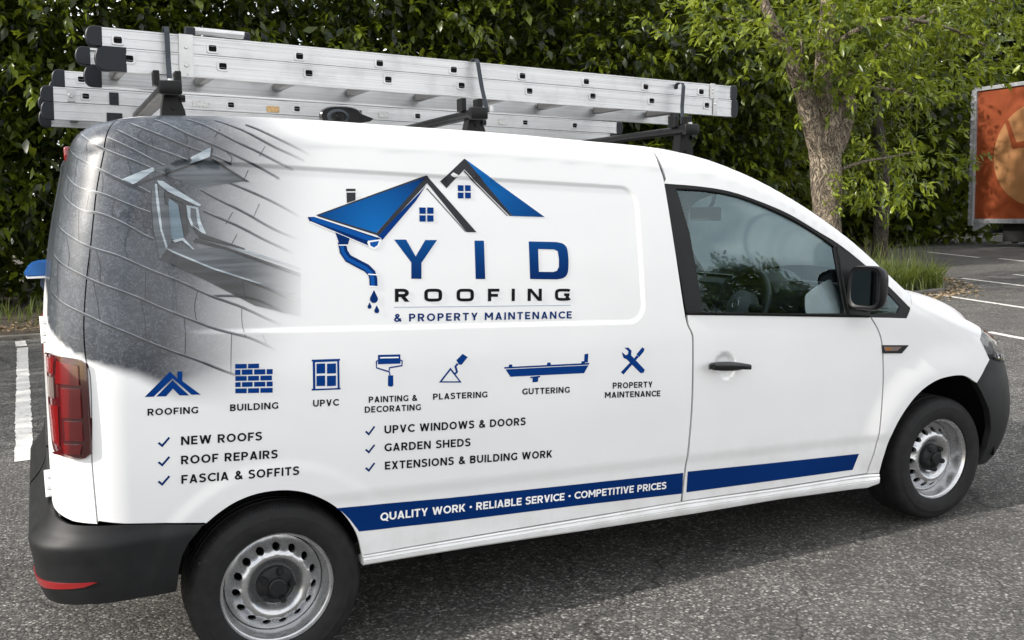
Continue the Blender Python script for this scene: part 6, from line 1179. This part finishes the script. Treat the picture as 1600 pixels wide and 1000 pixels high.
# the wood behind
def wood(name, c, r, n, size, lab=None):
    p = np.array(c) + rng.uniform(-1, 1, (n, 3)) * np.array(r); p = p[p[:, 2] > .1]; b, d, L = sprays(p, rng.normal(0, 1, p.shape), 5, size, .4, size * 2); return leaf_mesh(name, leaves_np(b, d, L, .55), rng.uniform(0, .7, len(b)) ** 1.6, LEAF, None, 'stuff')
wood('woodland', (-2, 17.2, 4.8), (14, 1.8, 4.8), 9000, .32); wood('woodland', (15.5, 19.6, 4.8), (8.5, 2.4, 4.8), 9000, .40); wood('woodland', (28, 25, 5.5), (12, 2.6, 5.6), 9000, .5)
# taller trees right of the trunk
for x, y, H, rx, lo, w in ((11.6, 14.2, 4.2, 2.3, .4, 'dark leafy tree in the bed between the forked trunk and the orange trailer'), (14.2, 12.9, 7.2, 3.1, 4.4, 'tall leafy tree overhanging the orange trailer'), (16.6, 17.6, 4.6, 2.4, .3, 'dark leafy tree behind the rear corner of the orange trailer'), (19.8, 20.3, 5.0, 2.6, .3, 'dark leafy tree behind the orange trailer')):
    T = empty('broadleaf_tree', (x, y, .1), w, 'tree', 'trees along the back of the car park')
    p, o = shell((x, y, H), (rx, rx * .85, H - lo * .5 if lo < 1 else 2.9), 150, 22, .28, (-.5, -.8, 0)); p_k = p[:, 2] > lo; p, o = p[p_k], o[p_k]
    b_, d_, L_ = sprays(p, o, 5, .16, .5, .28); leaf_mesh('crown', leaves_np(b_, d_, L_, .42), np.clip(np.repeat(rng.uniform(0, .8, len(p)), 5), 0, 1), LEAF2 if lo > 1 else LEAF, T, 'stuff')
    bm = bmesh.new(); limb(bm, [(x, y, -.1), (x + .1, y, 2), (x - .1, y + .1, 4), (x, y, 6.5)], [.2, .15, .12, .05], 12); bm_obj('trunk', bm, BARKD, T, True)
# trees across the car park that only the van's window and paint mirror
for x, y, h, w in ((21, -25, 4.4, 'round leafy tree across the car park mirrored low in the door window'), (13.5, -29, 4.6, 'leafy tree across the car park mirrored in the middle of the door window')):
    T = empty('broadleaf_tree', (x, y, 0), w, 'tree', 'trees across the car park')
    p, o = shell((x, y, h * .62), (2.9, 2.9, h * .40), 150, 16, .32); b_, d_, L_ = sprays(p, o, 5, .26, .4, .4); leaf_mesh('crown', leaves_np(b_, d_, L_, .5), rng.uniform(0, .8, len(b_)), LEAF, T, 'stuff')
    bm = bmesh.new(); limb(bm, [(x, y, -.1), (x, y + .1, h * .3), (x + .1, y, h * .8)], [.2, .16, .06], 12); bm_obj('trunk', bm, BARKD, T, True)

# grass, weeds, dry leaves
def blades(name, pts, hmin, hmax, w, lean=.5):
    n = len(pts); h = rng.uniform(hmin, hmax, n); a = rng.uniform(0, 6.28, n); ld = np.stack([np.cos(a), np.sin(a), 0 * a], 1) * (lean * h * rng.uniform(.2, 1.2, n))[:, None]; sd = np.stack([-np.sin(a), np.cos(a), 0 * a], 1) * w
    V = []
    for t, k in ((0, 1), (.35, .9), (.7, .6), (1, .06)):
        c = pts + ld * t ** 2 + np.array((0, 0, 1)) * (h * (t - .18 * t ** 3))[:, None]; V += [c - sd * k, c + sd * k]
    V = np.stack(V, 1); f = np.array([(0, 1, 3, 2), (2, 3, 5, 4), (4, 5, 7, 6)]); F = (f[None] + 8 * np.arange(n)[:, None, None]).reshape(-1, 4)
    o = mesh_obj(name, V.reshape(-1, 3), F, GRASSM, attr={'tone': np.repeat(rng.uniform(0, 1, n), 8)}); o['kind'] = 'stuff'; return o
k = 150; cx_ = rng.uniform(6.4, 10.4, k); cy_ = edge_y(cx_) + .15 + rng.exponential(.6, k); per = 34; hh = rng.uniform(.6, 1.15, k)
pts = np.stack([np.repeat(cx_, per) + rng.normal(0, .07, k * per), np.repeat(cy_, per) + rng.normal(0, .07, k * per), np.full(k * per, .06)], 1); blades('grass', pts, .16, .52, .007, 1.1)
kk = rng.integers(0, k, 240); blades('grass', np.stack([cx_[kk], cy_[kk], np.full(240, .06)], 1), .7, 1.05, .004, .45)
n = 1800; gx_ = rng.uniform(-9, 5, n); gy_ = edge_y(gx_) + 1.9 + rng.normal(0, .45, n); blades('grass', np.stack([gx_, gy_, np.full(n, .10)], 1), .12, .45, .008, .8)
def litter(name, x, y, z, smin, smax, lo=0, hi=1):
    n = len(x); a = rng.uniform(0, 6.28, n); d = np.stack([np.cos(a), np.sin(a), rng.normal(0, .25, n)], 1)
    leaf_mesh(name, leaves_np(np.stack([x, y, z], 1), d, rng.uniform(smin, smax, n), .5, .12), rng.uniform(lo, hi, n), LITTER, None, 'stuff')
n = 5200; x = rng.uniform(-10, 6, n); y = edge_y(x) - .12 + np.abs(rng.normal(0, .9, n)); litter('leaf_litter', x, y, np.where(y > edge_y(x) + .1, .10, .008) + rng.random(n) * .03, .03, .10)
n = 1500; x = rng.uniform(6.2, 11.5, n); y = edge_y(x) - .25 + rng.normal(0, .28, n); litter('leaf_litter', x, y, np.where(y > edge_y(x) + .1, .09, .008) + rng.random(n) * .02, .03, .09, .2, 1)
n = 500; x = rng.uniform(-8, 13, n); y = rng.uniform(1.5, 10, n); litter('leaf_litter', x, y, np.full(n, .008), .02, .05, .3, 1)

# ------------------------------------------------------------------ the orange box trailer on the right
TRL = empty('box_trailer', (21.3, 13, 0), 'orange sided box trailer with grey frame parked at the right edge', 'trailer')
ORANGE = dirty('orange_curtain', (.21, .042, .010), .5, var=.18, scale=1.2, bmp=.1, bscale=60); PALEO = dirty('pale_orange_print', (.33, .155, .06), .5, var=.12, scale=2); TGREY = dirty('trailer_grey_frame', (.34, .35, .37), .45, .3, var=.2); TDARK = dirty('trailer_underside', (.015, .015, .016), .7)
X0 = 21.3; Y0, Y1 = 16.05, 6.5; Z0, Z1 = .78, 4.58
bm = bmesh.new(); box(bm, (X0 + 1.24, (Y0 + Y1) / 2, (Z0 + Z1) / 2), (2.44, Y0 - Y1 - .10, Z1 - Z0 - .06)); bm_obj('body', bm, ORANGE, TRL)
bm = bmesh.new(); box(bm, (X0 + .05, Y0, (Z0 + Z1) / 2 - .06), (.22, .17, Z1 - Z0 + .20), bev=.015)
for k in range(16): box(bm, (X0 - .075, Y0 + .05, .85 + k * .24), (.03, .05, .07), bev=.008)
bm_obj('corner_post', bm, TGREY, TRL)
bm = bmesh.new(); box(bm, (X0 + .04, (Y0 + Y1) / 2, Z1 + .02), (.16, Y0 - Y1, .11), bev=.01); bm_obj('top_rail', bm, TGREY, TRL)
bm = bmesh.new(); box(bm, (X0 + .04, (Y0 + Y1) / 2, Z0 - .02), (.16, Y0 - Y1, .13), bev=.01)
for k in range(30): box(bm, (X0 - .046, Y0 - .3 - k * .3, Z0 - .01), (.012, .05, .03))
bm_obj('bottom_rail', bm, TGREY, TRL)
bm = bmesh.new(); prism(bm, [(X0 - .03, Y0 - .08, Z0 - .085), (X0 - .03, Y0 - .62, Z0 - .085), (X0 - .03, Y0 - .20, Z0 - .30), (X0 - .03, Y0 - .08, Z0 - .30)], (1, 0, 0), .04); bm_obj('corner_gusset', bm, TGREY, TRL)
bm = bmesh.new(); box(bm, (X0 + 1.35, (Y0 + Y1) / 2 - .2, .46), (2.0, Y0 - Y1 - 1.2, .62)); box(bm, (X0 + .5, Y0 - 1.1, .35), (.12, .12, .5)); box(bm, (X0 + .35, Y0 - .6, .45), (.5, .08, .10)); bm_obj('chassis_shade_box', bm, TDARK, TRL)  # the large dark box is added to stand for shade under the trailer
for y in (13.2, 11.9):
    bm = bmesh.new(); tube(bm, [(X0 + .15, y, .48), (X0 + .45, y, .48)], .48, 32); bm_obj('wheel', bm, TDARK, TRL, True, auto=40)
c = (13.93, 2.62); rr = 1.45; ang = np.linspace(0, 2 * math.pi, 60, endpoint=False)
def flat(name, yz, m_, x):
    bm = bmesh.new(); bm.faces.new([bm.verts.new((x, a, b)) for a, b in yz]); bm_obj(name, bm, m_, TRL)
flat('emblem', [(c[0] + rr * math.cos(a), c[1] + rr * math.sin(a)) for a in ang], PALEO, X0 + .015)
OR2 = ORANGE
def band(pts, w):
    p = np.array(pts); t = np.gradient(p, axis=0); t /= np.linalg.norm(t, axis=1)[:, None]; nn = np.stack([-t[:, 1], t[:, 0]], 1) * w / 2
    return [tuple(q) for q in p + nn] + [tuple(q) for q in (p - nn)[::-1]]
flat('emblem_stroke', [(15.05, 3.62), (14.93, 3.62), (14.66, 2.99), (14.2, 3.02), (13.4, 3.05), (13.4, 2.85), (14.2, 2.83), (14.78, 2.80)], OR2, X0 + .011)
